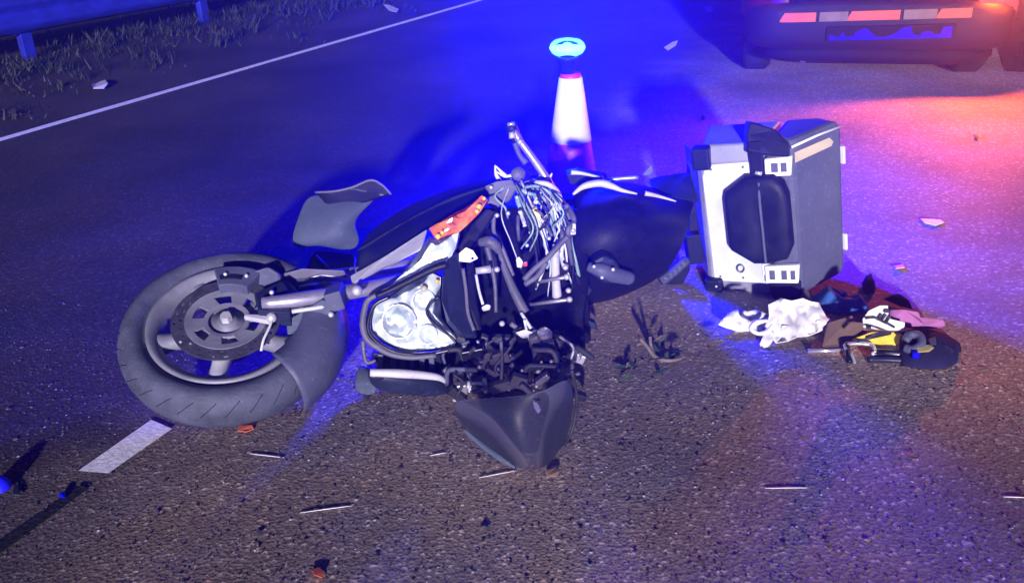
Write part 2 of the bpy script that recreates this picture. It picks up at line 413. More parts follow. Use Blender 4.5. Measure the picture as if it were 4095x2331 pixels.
# tail lamps wrap the corners
for s in (-1, 1):
    V = []; F = []
    zs = [.415, .43, .60, .76, .80]
    ps = [(.53, .0), (.60, .012), (.70, .05), (.745, .11), (.785, .20), (.80, .32)]
    for z in zs:
        for a, f in ps: V.append(cp(s*(a+.006), f-.012, z))
    k = len(ps)
    for i in range(len(zs)-1):
        for j in range(k-1): F.append((i*k+j, i*k+j+1, (i+1)*k+j+1, (i+1)*k+j))
    tl = mesh('tail_light', V, F, 'tail_lens' if s > 0 else 'tail_lens_unlit', car, solid=.03, bevel=.006)
# striped reflective band across the bumper
def on_bumper(s, z):                          # follow the bumper skin
    f = -.052 + .30*max(0, abs(s)/.80-.55)**2*1.3
    return cp(s, f, z)
cut = [(-.62, -.585, 'stripe_pale'), (-.575, -.36, 'stripe_orange'), (-.355, -.19, 'stripe_pale'), (-.185, .12, 'stripe_orange'), (.125, .31, 'stripe_pale'), (.315, .515, 'stripe_orange')]
for a, b, mt in cut:
    V = []; F = []; nn = 6
    for i in range(nn+1):
        s = a+(b-a)*i/nn; sh = .03 if mt == 'stripe_orange' else .0
        zz = .438+(s+.6)*.028
        V += [on_bumper(s-sh*.5, zz-.026)-CF*.004, on_bumper(s+sh*.5*(1 if i < nn else -1), zz+.026)-CF*.004]
    for i in range(nn): F.append((2*i, 2*i+2, 2*i+3, 2*i+1))
    mesh('reflective_stripe', V, F, mt, car, smooth=False, solid=.004)
# number plate; the beacon's blue light is put into the lettering colour
pl = box('number_plate', on_bumper(.06, .362)-CF*.006, CR*.34+Vector((0, 0, .01)), CF*.006, Vector((0, 0, .04)), 'car_plastic', car)
sk = [(0, 0), (0, .42), (.04, .3), (.08, .12), (.10, .5), (.115, .62), (.13, .2), (.2, .25), (.22, .6), (.27, .85), (.3, .9), (.34, .6), (.38, .2), (.46, .12), (.52, .3), (.56, .55), (.6, .85), (.63, .9), (.66, 1), (.68, .5), (.7, .25), (.76, .25), (.77, .5), (.83, .55), (.86, .3), (.91, .25), (.93, .85), (1, .9), (1, 0)]
base = on_bumper(.06, .362)-CF*.0135
poly = [base+(CR*.32+Vector((0, 0, .0094)))*(2*a-1)+Vector((0, 0, -.034+.066*h)) for a, h in sk]
slab('lettering', poly, -CF*.003, 'plate_blue', pl, bevel=0)
tube('exhaust', [cp(-.42, -.0, .21), cp(-.42, .25, .22)], .03, 'fork_metal', car, n=12, k=1)
# lit red lamp inside the right tail light, weaker on the left
for s, pw in ((1, 85), (-1, 1)):
    ld = bpy.data.lights.new('tail_lamp', 'SPOT'); ld.energy = pw; ld.spot_size = R(165); ld.spot_blend = .35; ld.color = (1, .13, .01); ld.shadow_soft_size = .06
    lo = bpy.data.objects.new('tail_lamp', ld); C.objects.link(lo); lo.location = cp(s*.64, -.02, .62)
    lo.rotation_euler = (-CF*.8+CR*s*.25-Vector((0, 0, .45))).to_track_quat('-Z', 'Y').to_euler()

# ------------------------------------------------------------------ traffic cone and blue beacon
cb = G(571, 192); cn = thing('traffic_cone', cb, 'red traffic cone with a white reflective sleeve behind the fallen motorcycle', 'cone')
MC = Matrix.Translation(cb)
def z_at(y): return P(568, y, d=cb.y).z
z1, z2 = z_at(76), z_at(139.5); sc = (cb.y*.906+.45)/FPX
r1, r2 = 21/2*sc, 40/2*sc; sl = (r2-r1)/(z1-z2)
def rc(z): return r1+(z1-z)*sl
lathe('cone_body', [(rc(.03), .03), (rc(z1), z1), (rc(z1)-.003, z1+.012), (.012, z1+.014)], MC, 'cone_red_bluelit', cn, 40)
lathe('reflective_sleeve', [(rc(z2)+.001, z2), (rc(z2)+.003, z2+.001), (rc(z1-.004)+.003, z1-.004), (rc(z1)+.001, z1-.003)], MC, 'sleeve_white', cn, 40)
V, F = box_geo(cb+Vector((0, 0, .016)), (.17, 0, 0), (0, .17, 0), (0, 0, .016)); mesh('base', V, F, 'rubber_dark', cn, smooth=False, bevel=.012)
bp_ = cb+Vector((0, 0, z1+.012)); bc = thing('warning_beacon', bp_, 'blue flashing warning beacon glowing on top of the traffic cone', 'beacon lamp')
zl = z_at(48)
MB = Matrix.Translation(Vector((cb.x-.012, cb.y, 0)))
lathe('housing', [(.0001, z1+.01), (.028, z1+.012), (.032, z1+.03), (.04, zl-.045), (.046, zl-.035), (.03, zl-.033)], MB, 'black_plastic', bc, 24)
lathe('lens', [(.03, zl-.033), (.06, zl-.022), (.074, zl), (.066, zl+.02), (.05, zl+.034), (.0001, zl+.040)], MB, 'dome_blue', bc, 32)
lathe('lit_ring', [(.0001, zl-.026), (.016, zl-.018), (.026, zl-.009), (.070, zl-.003), (.072, zl+.003), (.026, zl+.009), (.016, zl+.018), (.0001, zl+.024)], MB, 'beacon_glass', bc, 32)
ld = bpy.data.lights.new('beacon_light', 'POINT'); ld.energy = 310; ld.color = (0, .002, 1); ld.shadow_soft_size = .13
lo = bpy.data.objects.new('beacon_light', ld); C.objects.link(lo); lo.location = (cb.x-.012, cb.y, zl+.05)

# ------------------------------------------------------------------ the fallen motorcycle
bk = thing('fallen_motorcycle', (0, 2.35, 0), 'wrecked dark motorcycle lying on its side with torn front fairing', 'motorcycle')
VW = Vector((.02, .9, -.42)).normalized()     # roughly into the picture
# front wheel, lying almost flat
wc = P(230, 334, z=.155); wn = Vector((.10, -.36, .93)); e1 = Vector((1, .05, 0))
WM = frame(wc, wn, e1)
fwh = lathe('front_wheel', [(.177, -.05), (.204, -.055), (.206, -.045), (.184, -.03), (.184, .03), (.206, .045), (.204, .055), (.194, .054), (.172, .034), (.172, -.034), (.177, -.05)], WM, 'alloy', bk, 56)
tp = []
for i in range(25):
    a = R(-208+i*(236/24)); tp.append((.222+.060*math.cos(a), .068*math.sin(a)))
tp = [(.198, -.05)]+[(.238+.043*math.cos(R(a)), .064*math.sin(R(a))) for a in range(-140, 141, 14)]+[(.198, .05)]
lathe('tyre', tp, WM, 'rubber', fwh, 72)
tr_ = []
for i in range(30):
    a = 2*math.pi*i/30
    b = [WM @ Vector(((.238+.0434*math.cos(t))*math.cos(a+.05*k_), (.238+.0434*math.cos(t))*math.sin(a+.05*k_), .0645*math.sin(t))) for k_, t in enumerate((R(10), R(24), R(38), R(50)))]
    tr_.append(tube_geo(b, .0009, 4, True, 1))
o = mesh('tread_groove', *merge(tr_), 'rubber_dark', fwh); o['kind'] = 'stuff'
lathe('hub', [(.0001, .058), (.024, .06), (.028, .05), (.05, .045), (.058, .02), (.055, -.05), (.0001, -.05)], WM, 'alloy', fwh, 32)
lathe('axle_nut', [(.0001, .078), (.014, .078), (.016, .058)], WM, 'bright_bolt', fwh, 6, smooth=False)
for i in range(5):
    a = R(-92+72*i); ca, sa = math.cos(a), math.sin(a)
    def wl(r, t, h): return WM @ Vector((r*ca-t*sa, r*sa+t*ca, h))
    rows = [[wl(r, t, h) for t, h in ((-w_, .0), (-w_*.8, .022+dh), (0, .027+dh), (w_*.8, .022+dh), (w_, 0))] for r, w_, dh in ((.04, .026, .012), (.08, .019, .008), (.13, .016, .004), (.165, .022, .006), (.182, .036, .01))]
    V, F = grid_geo(rows); mesh('spoke', V, F, 'silver_paint' if i == 0 else 'alloy', fwh, solid=.02, sub=1)
V = []; F = []; NA = 72; rads = [.104, .112, .118, .127, .133, .140]
for i in range(NA):
    a = 2*math.pi*i/NA
    for r in rads: V.append(WM @ Vector((r*math.cos(a), r*math.sin(a), .062)))
for i in range(NA):
    for j in range(5):
        if (j == 1 and i % 3 == 0) or (j == 3 and i % 3 == 1): continue
        F.append((i*6+j, ((i+1) % NA)*6+j, ((i+1) % NA)*6+j+1, i*6+j+1))
mesh('brake_disc', V, F, 'disc_steel', fwh, solid=.004, smooth=False)
V = []; F = []; NC = 48; rc_ = [.048, .060, .088, .106]
for i in range(NC):
    a = 2*math.pi*i/NC
    for k_, r in enumerate(rc_): V.append(WM @ Vector((r*math.cos(a+r*3), r*math.sin(a+r*3), .054+.003*k_)))
for i in range(NC):
    for j in range(3):
        if j == 1 and i % 8 in (2, 3, 4, 5): continue
        F.append((i*4+j, ((i+1) % NC)*4+j, ((i+1) % NC)*4+j+1, i*4+j+1))
mesh('disc_carrier', V, F, 'alloy', fwh, solid=.006, smooth=False)
def wp(r, deg, h): return WM @ Vector((r*math.cos(R(deg)), r*math.sin(R(deg)), h))
def on_wheel(name, r0, r1_, d0_, d1_, h0, h1_, mt, bevel=.004):
    V = []; nn = 5
    for h in (h0, h1_):
        for r in (r0, r1_):
            for i in range(nn): V.append(wp(r, d0_+(d1_-d0_)*i/(nn-1), h))
    F = []
    for (a, b) in ((0, 1), (1, 3), (3, 2), (2, 0)):
        for i in range(nn-1): F.append((a*nn+i, a*nn+i+1, b*nn+i+1, b*nn+i))
    F += [(0, nn, 3*nn, 2*nn), (nn-1, 2*nn-1, 4*nn-1, 3*nn-1)]
    return mesh(name, V, F, mt, bk, smooth=False, bevel=bevel)
cal = on_wheel('brake_caliper', .095, .165, 62, 108, .045, .095, 'grey_plastic')
for d in (72, 97): mesh('bolt', *ball_geo(wp(.13, d, .098), .008), 'bright_bolt', cal)
on_wheel('caliper_slot', .115, .13, 76, 104, .09, .098, 'black_plastic', .001)
c2 = on_wheel('brake_caliper', .085, .17, -6, 36, .05, .105, 'dark_paint')
mesh('bolt', *ball_geo(wp(.125, 20, .118), .009), 'bright_bolt', c2)
on_wheel('speed_sensor_bracket', .05, .125, -14, -3, .07, .085, 'silver_paint')
mesh('sensor_bolt', *ball_geo(wp(.122, -9, .088), .014), 'bright_bolt', bk)
tube('sensor_wire', [wp(.125, -9, .09), wp(.128, -22, .085), wp(.135, -38, .075), wp(.148, -47, .06)], .0035, 'cable_pale', bk)
# mudguard
fp = [(.200, .092), (.245, .090), (.285, .074), (.306, .040), (.312, 0), (.306, -.04), (.285, -.07)]
lathe('mudguard', fp, WM, 'grey_plastic', bk, 24, R(-47), R(26), solid=.005)
slab('mudguard_bracket', px([(286, 321), (305, 309), (322, 299), (331, 303), (330, 313), (318, 322), (309, 335), (300, 345), (288, 342)], 2.12), VW*.012, 'frost_plastic', bk)
slab('mudguard_slot', px([(327, 319), (311, 329), (309, 344), (319, 335)], 2.105), VW*.006, 'black_plastic', bk)
# fork
A0 = wp(.02, 0, .085)
tube('fork_leg', [P(262, 303, d=2.12), P(300, 299, d=2.14), P(352, 291, d=2.2), P(430, 275, d=2.32)], [.016, .021, .021, .022], 'fork_metal', bk, 14, 4)
tube('fork_leg', [P(258, 282, d=2.3), P(300, 276, d=2.3), P(345, 274, d=2.32), P(430, 262, d=2.42)], [.014, .016, .018, .02], 'fork_metal', bk, 14, 4)
tube('fork_lower_edge', [P(292, 311, d=2.11), P(318, 307, d=2.12), P(326, 305, d=2.13)], .006, 'silver_paint', bk)
slab('fork_guard', px([(283, 273), (302, 268), (344, 270), (347, 277), (320, 274), (288, 283)], 2.27), VW*.02, 'lilac_plastic', bk)
box('fork_clamp', P(336, 297, d=2.15), (.022, 0, .006), (0, .03, 0), (-.005, 0, .026), 'grey_plastic', bk)
mesh('bolt', *ball_geo(P(331, 314, d=2.11), .011), 'bright_bolt', bk)
mesh('bolt', *ball_geo(P(357, 290, d=2.14), .014), 'bright_bolt', bk)
slab('axle_bracket', px([(248, 272), (268, 266), (280, 274), (281, 292), (262, 296), (250, 290)], 2.24), VW*.03, 'grey_plastic', bk, bevel=.008)
# torn hand-guard / pale side cover behind the wheel
rows = pxrows([[(306, 192, 2.64), (330, 195, 2.61), (352, 194, 2.60), (388, 188, 2.63)],
               [(298, 215, 2.58), (322, 216, 2.52), (342, 214, 2.5), (366, 208, 2.56)],
               [(290, 236, 2.55), (316, 234, 2.48), (340, 230, 2.47), (352, 222, 2.53)],
               [(293, 247, 2.55), (312, 244, 2.49), (338, 244, 2.47), (362, 236, 2.52)],
               [(306, 247, 2.58), (318, 243, 2.53), (334, 249, 2.5), (358, 251, 2.52)]])
panel('side_cover', rows, 'frost_plastic', bk, .006, 2)
V, F = slab_geo(px([(315, 192), (335, 190), (370, 180), (381, 184), (391, 194), (362, 203), (341, 206), (325, 203)], 2.565), (0, .03, -.012)); sc_ = mesh('side_cover_vent', V, F, 'black_gloss', bk, smooth=False, bevel=.004)
tube('vent_edge', px([(315, 192), (334, 191), (352, 187), (370, 180), (381, 184), (391, 194)], 2.56), .0035, 'lilac_plastic', sc_)
panel('lower_cover', pxrows([[(312, 247, 2.56), (330, 250, 2.54), (357, 252, 2.53)], [(310, 262, 2.48), (332, 266, 2.46), (360, 264, 2.46)], [(300, 272, 2.42), (330, 274, 2.4), (352, 276, 2.38)]]), 'black_plastic', bk, .006, 1)
tube('brace', [P(316, 256, d=2.5), P(326, 266, d=2.44), P(331, 272, d=2.4)], .006, 'grey_plastic', bk)
# large upper fairing side
rows = pxrows([[(362, 236, 2.66), (400, 207, 2.64), (445, 190, 2.6), (485, 178, 2.55), (512, 173, 2.5)],
               [(356, 258, 2.48), (394, 230, 2.46), (440, 204, 2.44), (482, 188, 2.42), (514, 180, 2.40)],
               [(350, 278, 2.27), (388, 257, 2.27), (428, 230, 2.28), (478, 200, 2.34), (512, 190, 2.36)]])
panel('side_fairing', rows, 'dark_paint', bk, .008, 2)
tube('fairing_ridge', [P(358, 250, d=2.50), P(400, 226, d=2.47), P(450, 200, d=2.44), P(495, 184, d=2.40)], [.004, .008, .008, .003], 'dark_paint', bk, 8)
slab('fairing_trim', px([(350, 276, 2.25), (385, 256, 2.24), (427, 229, 2.25), (424, 240, 2.21), (420, 250, 2.19), (385, 267, 2.19), (352, 284, 2.21)], 2.2), VW*.014, 'silver_paint', bk, bevel=.005)
# headlamp cluster ------------------------------------------------
def facets(name, poly, d, mt, parent, npts, jit, seed, sm=False):
    rnd = random.Random(seed); pts = [Vector((p[0], p[1])) for p in poly]; nb = len(pts)
    xs = [p.x for p in pts]; ys = [p.y for p in pts]
    def inside(q):
        c = False
        for i in range(nb):
            a, b = pts[i], pts[i-1]
            if (a.y > q.y) != (b.y > q.y) and q.x < (b.x-a.x)*(q.y-a.y)/(b.y-a.y)+a.x: c = not c
        return c
    ins = []
    tries = 0
    while len(ins) < npts and tries < 20000:
        tries += 1
        q = Vector((rnd.uniform(min(xs), max(xs)), rnd.uniform(min(ys), max(ys))))
        if inside(q) and all((q-o).length > 3.1 for o in ins): ins.append(q)
    v, e, f, *_ = delaunay_2d_cdt(pts+ins, [], [list(range(nb))], 1, 1e-4)
    V = [P(q.x, q.y, d=d(q.x, q.y)+(rnd.uniform(-jit, jit) if i >= nb else 0)) for i, q in enumerate(v)]
    return mesh(name, V, [tuple(t) for t in f], mt, parent, smooth=sm)
dlo = lambda x, y: 2.10+(345-y)*.0011
low = [(371.6, 322), (374.7, 307), (388, 296.5), (407.7, 285), (424, 276), (431, 272), (440.6, 277), (440, 298), (441.7, 318), (456, 336.6), (455, 345), (438.6, 348), (411.8, 351), (399.4, 349), (384, 341), (372.7, 331.5)]
hl = slab('headlight', [P(x+ (x-412)*.03, y+(y-315)*.03, d=dlo(x, y)+.035) for x, y in low], VW*.05, 'black_plastic', bk)
facets('reflector', low, lambda x, y: dlo(x, y)+.02, 'reflector', hl, 120, .009, 3, True)
def cover(name, poly, d, bulge, parent):
    c = Vector((sum(p[0] for p in poly)/len(poly), sum(p[1] for p in poly)/len(poly)))
    V = []; F = []; n_ = len(poly); K = 5
    for k_ in range(K):
        s = 1-k_/K
        for p in poly:
            q = c+(Vector(p)-c)*s; V.append(P(q.x, q.y, d=d(q.x, q.y)-bulge*(1-s*s)))
    V.append(P(c.x, c.y, d=d(c.x, c.y)-bulge))
    for k_ in range(K-1):
        for i in range(n_): F.append((k_*n_+i, k_*n_+(i+1) % n_, (k_+1)*n_+(i+1) % n_, (k_+1)*n_+i))
    for i in range(n_): F.append(((K-1)*n_+i, (K-1)*n_+(i+1) % n_, len(V)-1))
    return mesh(name, V, F, 'lens_clear', parent)
cover('lens', low, dlo, .03, hl)
for (x, y), r_ in (((399, 321), .046), ((424, 300), .030), ((428, 334), .026)):
    Mb = frame(P(x, y, d=dlo(x, y)+.012), -VW, (1, 0, 0))
    rb_ = lathe('reflector_bowl', [(r_*.18, -.020), (r_*.45, -.017), (r_*.75, -.008), (r_*.95, .002), (r_, .004), (r_*1.03, .0)], Mb, 'chrome_soft', hl, 20)
    mesh('bulb', *ball_geo(Mb @ Vector((0, 0, -.012)), r_*.24), 'white_plastic', hl)
tube('divider', [P(x, y, d=dlo(x, y)-.006) for x, y in [(440, 296), (430, 303), (427, 312), (434, 323), (447, 333), (456, 341)]], .0045, 'black_gloss', hl)
for x, y, r_ in [(424, 288, .012), (437, 281, .008)]: mesh('bulb', *ball_geo(P(x, y, d=dlo(x, y)-.002), r_), 'amber_bright' if r_ < .01 else 'sticker', hl)
bz = [(368, 300), (364, 312), (363, 326), (367, 338), (378, 347), (392, 354), (412, 357), (436, 355)]
tube('headlight_bezel', [P(x, y, d=dlo(x, y)-.01) for x, y in [(392, 289), (378, 294)]+bz], [.006, .008, .009, .008, .006], 'lilac_plastic', bk, 10)
tube('bezel_rim', [P(x, y, d=dlo(x, y)-.004) for x, y in [(390, 296), (375, 304), (369, 318), (369, 331), (379, 343), (398, 352), (425, 354), (452, 349)]], .006, 'black_gloss', bk, 8)
tube('headlight_brow', [P(x, y, d=dlo(x, y)-.02) for x, y in [(376, 296), (392, 289), (412, 279), (432, 269), (447, 264)]], [.007, .010, .011, .012], 'black_plastic', bk, 8)
dup_ = lambda x, y: 2.16+(290-y)*.0012
upl = [(389, 287), (399, 277), (419, 251), (430, 236), (437, 240), (447, 236), (459, 232), (456, 246), (449, 262), (430, 268), (412, 276)]
hu = slab('headlight', [P(x, y, d=dup_(x, y)+.03) for x, y in upl], VW*.05, 'silver_paint', bk)
facets('reflector', upl, lambda x, y: dup_(x, y)+.015, 'reflector', hu, 44, .008, 5, True)
cover('lens', upl, dup_, .02, hu)
amb = [(429, 228), (441, 221), (454, 213), (466, 207), (474, 201), (482, 195), (488, 200), (479, 213), (468, 224), (459, 232), (447, 236), (437, 241)]
am = slab('turn_signal', [P(x, y, d=dup_(x, y)+.03) for x, y in amb], VW*.04, 'black_plastic', bk)
facets('amber_reflector', amb, lambda x, y: dup_(x, y)+.012, 'amber', am, 22, .009, 8)
cover('lens', amb, dup_, .012, am)
for x, y, r_ in [(479, 206, .010), (477, 211, .008), (484, 198, .007), (438, 236, .010), (442, 232, .007)]: mesh('bulb', *ball_geo(P(x, y, d=dup_(x, y)-.004), r_, 6), 'amber_bright', am, smooth=False)
# grille and lower cowl
slab('grille_back', px([(372, 353), (440, 353), (444, 372), (378, 372)], 2.12), VW*.02, 'black_plastic', bk)
for i, x in enumerate((380, 393, 402.5, 412, 421.5, 431)):
    slab('grille_rib', px([(x-2.5, 354), (x+3, 354), (x+3.4, 371), (x-2, 371)], 2.095), VW*.03, 'grey_plastic' if i != 0 else 'lilac_plastic', bk)
rows = pxrows([[(366, 369, 2.03), (390, 370, 2.04), (420, 372, 2.06), (440, 374, 2.08), (455, 387, 2.1)],
               [(367, 376, 2.0), (390, 378, 2.0), (420, 380, 2.02), (440, 382, 2.05), (453, 391, 2.08)],
               [(372, 388, 2.03), (392, 393, 2.03), (418, 396, 2.04), (440, 398, 2.05), (452, 398, 2.06)]])
panel('lower_cowl', rows, 'dark_paint', bk, .012, 2)
tube('cowl_lip', [P(370, 372, d=2.0), P(400, 373, d=2.01), P(435, 376, d=2.04), P(446, 381, d=2.06)], [.010, .012, .010, .006], 'silver_paint', bk)
panel('torn_chin_piece', pxrows([[(360, 362, 2.12), (367, 366, 2.1), (372, 371, 2.08)], [(352, 380, 2.06), (364, 379, 2.04), (378, 382, 2.02)], [(356, 394, 2.06), (366, 396, 2.04), (377, 395, 2.03)]]), 'frost_plastic', bk, .005, 1)
slab('chin_slot', px([(371, 378), (380, 376), (384, 378), (378, 381)], 2.0), VW*.01, 'black_plastic', bk)
tube('chin_strut', [P(363, 340, d=2.12), P(364, 352, d=2.11), P(367, 362, d=2.1), P(376, 360, d=2.1)], .005, 'lilac_plastic', bk)
# windscreen lying against the ground
wsr = [[(452, 398, .15), (480, 398, .17), (515, 396, .19), (548, 390, .2), (571, 370, .26)],
       [(452, 412, .11), (484, 411, .15), (518, 409, .17), (552, 405, .16), (576, 400, .13)],
       [(463, 428, .05), (490, 430, .105), (520, 432, .125), (552, 430, .10), (571, 430, .05)],
       [(484, 446, .02), (502, 449, .06), (525, 452, .075), (548, 451, .055), (562, 447, .02)],
       [(515, 467, .008), (522, 469, .012), (532, 470.5, .014), (543, 468, .012), (553, 460, .008)]]
panel('windscreen', [[G(*q) for q in r] for r in wsr], 'screen_tint', bk, .004, 2)
slab('screen_highlight', [G(x, y, .19) for x, y in [(533, 400), (538, 403), (541, 410), (538, 413), (534, 407)]], VW*.002, 'cable_yellow', bk, bevel=0)  # yellow highlight on the screen, made as a coloured patch
tube('windscreen_lit_edge', [G(463, 428, .052), G(483, 445, .03), G(500, 457, .02), G(515, 467, .01)], [.004, .008, .008, .003], 'frost_plastic', bk)  # pale strip painting the light along the screen's left edge
tube('windscreen_rim', [G(572, 370, .265), G(577, 400, .135), G(572, 430, .055), G(562, 448, .025)], .004, 'cable_dark', bk)
tube('broken_stay', [P(440, 432, d=1.93), P(448, 426, d=1.94), P(458, 424, d=1.92)], .004, 'cable_pale', bk)
slab('broken_tab', px([(438, 420), (452, 418), (456, 424), (450, 428), (440, 425)], 1.96), VW*.01, 'black_plastic', bk)
# dark inner mass so that nothing shows through
rnd = random.Random(11)
rows = []
for iy in range(9):
    y = 205+iy*24; row = []
    for ix in range(8):
        x = 440+ix*21+ (1-min(1, iy/4))*25
        if x > 592: x = 592
        row.append((x+rnd.uniform(-3, 3), y+rnd.uniform(-3, 3), 2.52-iy*.048+rnd.uniform(-.03, .03)))
    rows.append(row)
panel('inner_frame', pxrows(rows), 'seat_black', bk, .02, 1)
slab('inner_cowl', px([(447, 256, 2.22), (458, 250, 2.22), (465, 280, 2.18), (470, 310, 2.14), (478, 338, 2.1), (460, 338, 2.08), (446, 322, 2.08), (441, 300, 2.1), (442, 276, 2.16)], 2.1), VW*.04, 'dark_paint', bk, bevel=.012)
slab('inner_cowl', px([(466, 262, 2.22), (474, 262, 2.22), (477, 300, 2.16), (482, 330, 2.12), (474, 330, 2.12), (467, 300, 2.15)], 2.1), VW*.03, 'black_gloss', bk, bevel=.006)
tube('cowl_seam', [P(463, 268, d=2.19), P(466, 290, d=2.16), P(468, 312, d=2.13), P(474, 330, d=2.1)], .005, 'lilac_plastic', bk)
slab('upper_cowl', px([(458, 247), (470, 226), (486, 208), (496, 212), (488, 226), (476, 243), (468, 254), (460, 257)], 2.26), VW*.03, 'black_gloss', bk, bevel=.006)
slab('dash_bracket', px([(484, 186), (496, 181), (512, 179), (517, 188), (510, 200), (496, 208), (486, 204), (490, 195)], 2.36), VW*.03, 'lilac_plastic', bk, bevel=.005)
slab('clamp_plate', px([(514, 184), (528, 180), (546, 178), (552, 186), (540, 190), (520, 192)], 2.4), VW*.03, 'grey_plastic', bk, bevel=.004)
mesh('ignition_knob', *ball_geo(P(518, 174, d=2.42), .021), 'lilac_plastic', bk)
mesh('bolt', *ball_geo(P(491, 187, d=2.34), .008), 'bright_bolt', bk)
# struts
tube('strut', [P(499, 250, d=2.26), P(506, 272, d=2.23), P(516, 295, d=2.2), P(525, 312, d=2.18)], [.006, .010, .013, .014], 'lilac_plastic', bk, 8)
tube('strut', [P(494, 214, d=2.3), P(494, 232, d=2.28), P(502, 247, d=2.26), P(513, 275, d=2.24)], .006, 'lilac_plastic', bk, 8)
tube('strut', [P(480, 242, d=2.24), P(489, 241, d=2.23), P(496, 246, d=2.23), P(499, 252, d=2.23)], [.012, .015, .015, .008], 'lilac_plastic', bk, 8)
tube('strut', [P(487, 246, d=2.23), P(491, 262, d=2.22), P(495, 285, d=2.2), P(496, 312, d=2.17)], [.009, .006, .005], 'lilac_plastic', bk, 8)
tube('brace_rod', [P(476, 274, d=2.17), P(479, 290, d=2.15), P(483, 304, d=2.13)], .004, 'cable_pale', bk)
tube('brace_rod', [P(521, 312, d=2.16), P(531, 328, d=2.14)], .005, 'cable_pale', bk, 6, 1)
slab('parts_tag', px([(459, 253), (466, 247), (473, 250), (478, 258), (470, 262), (459, 261)], 2.16), VW*.004, 'white_plastic', bk, bevel=.001)
mesh('tag_hole', *ball_geo(P(472.5, 258, d=2.158), .005), 'plate_blue', bk)
tube('bright_pin', [P(476, 270.5, d=2.16), P(491, 268.5, d=2.16)], [.009, .012, .011], 'bright_bolt', bk, 8, 1)
mesh('bolt', *ball_geo(P(497, 269, d=2.17), .011), 'bright_bolt', bk)
slab('bright_clip', px([(481, 307), (487, 303.5), (491, 305), (490, 309.5), (483, 311)], 2.12), VW*.01, 'bright_bolt', bk)
cp_ = slab('broken_connector', px([(516, 258), (519, 256), (523, 261), (522, 267), (517, 267)], 2.24), VW*.02, 'white_plastic', bk)
slab('red_pin', px([(523, 262), (527.5, 261), (527.5, 266), (523, 266)], 2.24), VW*.012, 'red_bit', cp_)
for a, b in [((536, 282), (566.7, 276.5)), ((530, 304), (569.5, 299))]:
    rd = tube('threaded_rod', [P(*a, d=2.3), P(*b, d=2.24)], .0055, 'fork_metal', bk, 8, 1)
    mesh('rod_end', *ball_geo(P(*b, d=2.235), .012), 'bright_bolt', rd)
for a in [(565.5, 267), (568.5, 290)]: mesh('bolt', *ball_geo(P(*a, d=2.26), .011), 'bright_bolt', bk)
tube('hose', [P(556, 244, d=2.3), P(555, 262, d=2.28), P(556, 282, d=2.28), P(557, 296, d=2.28)], [.010, .013, .012, .014], 'silver_paint', bk, 10)
for a in [[(524, 279), (535, 268), (548, 257), (560, 244), (568, 236)], [(525, 284), (538, 275), (546, 262)]]:
    tube('hose', [P(x, y, d=2.27) for x, y in a], .008, 'lilac_plastic', bk)
# handlebar
tube('handlebar', [P(556, 196, d=2.40), P(545, 176, d=2.41), P(532, 157, d=2.43), P(520, 141, d=2.44), P(514, 131, d=2.45)], [.013, .011, .010, .010], 'fork_metal', bk, 12)
tube('grip', [P(518, 141, d=2.455), P(513, 131, d=2.46), P(510, 124, d=2.46)], [.016, .017, .016], 'black_plastic', bk, 12, 2)
tube('lever', [P(512.5, 138, d=2.42), P(511.5, 132, d=2.425)], [.010, .008], 'bright_bolt', bk, 8, 1)
mesh('lever_pivot', *ball_geo(P(520, 141.5, d=2.42), .011), 'bright_bolt', bk)
tube('bar_end', [P(507.5, 124.5, d=2.45), P(514.5, 123.2, d=2.45)], .006, 'chrome', bk, 8, 1)
tube('lever', [P(514, 140, d=2.46), P(519, 154, d=2.455), P(526, 163, d=2.45)], [.008, .007, .01], 'grey_plastic', bk)
for a in [[(495, 165), (496, 174), (500, 181)], [(495, 165), (503, 173), (510, 179)], [(544, 169), (541, 175), (536, 181)], [(496, 171), (505, 176), (514, 175)], [(552, 173), (549, 179), (546, 184)]]:
    tube('broken_spike', [P(x, y, d=2.42) for x, y in a], [.002, .005, .007], 'cable_pale', bk, 6, 3)
# wiring loom
loom = [[(517, 196), (520, 206), (527, 214), (531, 222), (537, 224)], [(519, 191), (523, 203), (530, 210), (535, 222)], [(532, 188), (545, 190), (553, 197), (557, 207)],
        [(540, 188), (547, 197), (549, 212), (546, 222), (552, 236)], [(533, 192), (536, 199), (543, 206), (548, 213)], [(520, 211), (524, 222), (525, 226)],
        [(530, 217), (538, 223), (541, 232), (546, 242), (548, 255)], [(551, 221), (560, 228), (562, 236), (558, 250), (556, 262)], [(545, 190), (556, 195), (561, 206), (566, 222), (563, 240)],
        [(536, 182), (548, 184), (556, 190), (560, 199), (558, 210)], [(548, 214), (552, 224), (556, 238), (560, 252)], [(566, 205), (571, 212), (574, 221), (568, 230), (570, 250), (573, 264)],
        [(522, 190), (530, 199), (527, 212), (534, 221)], [(537, 200), (533, 210), (541, 220), (549, 224)], [(525, 187), (537, 186), (550, 193), (554, 205), (550, 216)],
        [(518, 215), (518, 228), (519, 240)], [(548, 228), (545, 244), (551, 256), (546, 268)], [(563, 214), (560, 224), (566, 236), (561, 250), (564, 266)],
        [(528, 193), (540, 196), (549, 204), (552, 214), (556, 226)], [(524, 200), (531, 208), (540, 212), (546, 221)], [(570, 232), (572, 246), (576, 262), (580, 280)]]
for i, a in enumerate(loom):
    rnd = random.Random(i); d_ = 2.36-.02*(i % 4)
    tube('cable', [P(x, y, d=d_+.02*math.sin(j*2+i)) for j, (x, y) in enumerate(a)], rnd.choice([.004, .005, .006, .0075]), ['cable_green', 'cable_pale', 'cable_green', 'lilac_plastic'][i % 4], bk, 7, 5)
rw = random.Random(77)
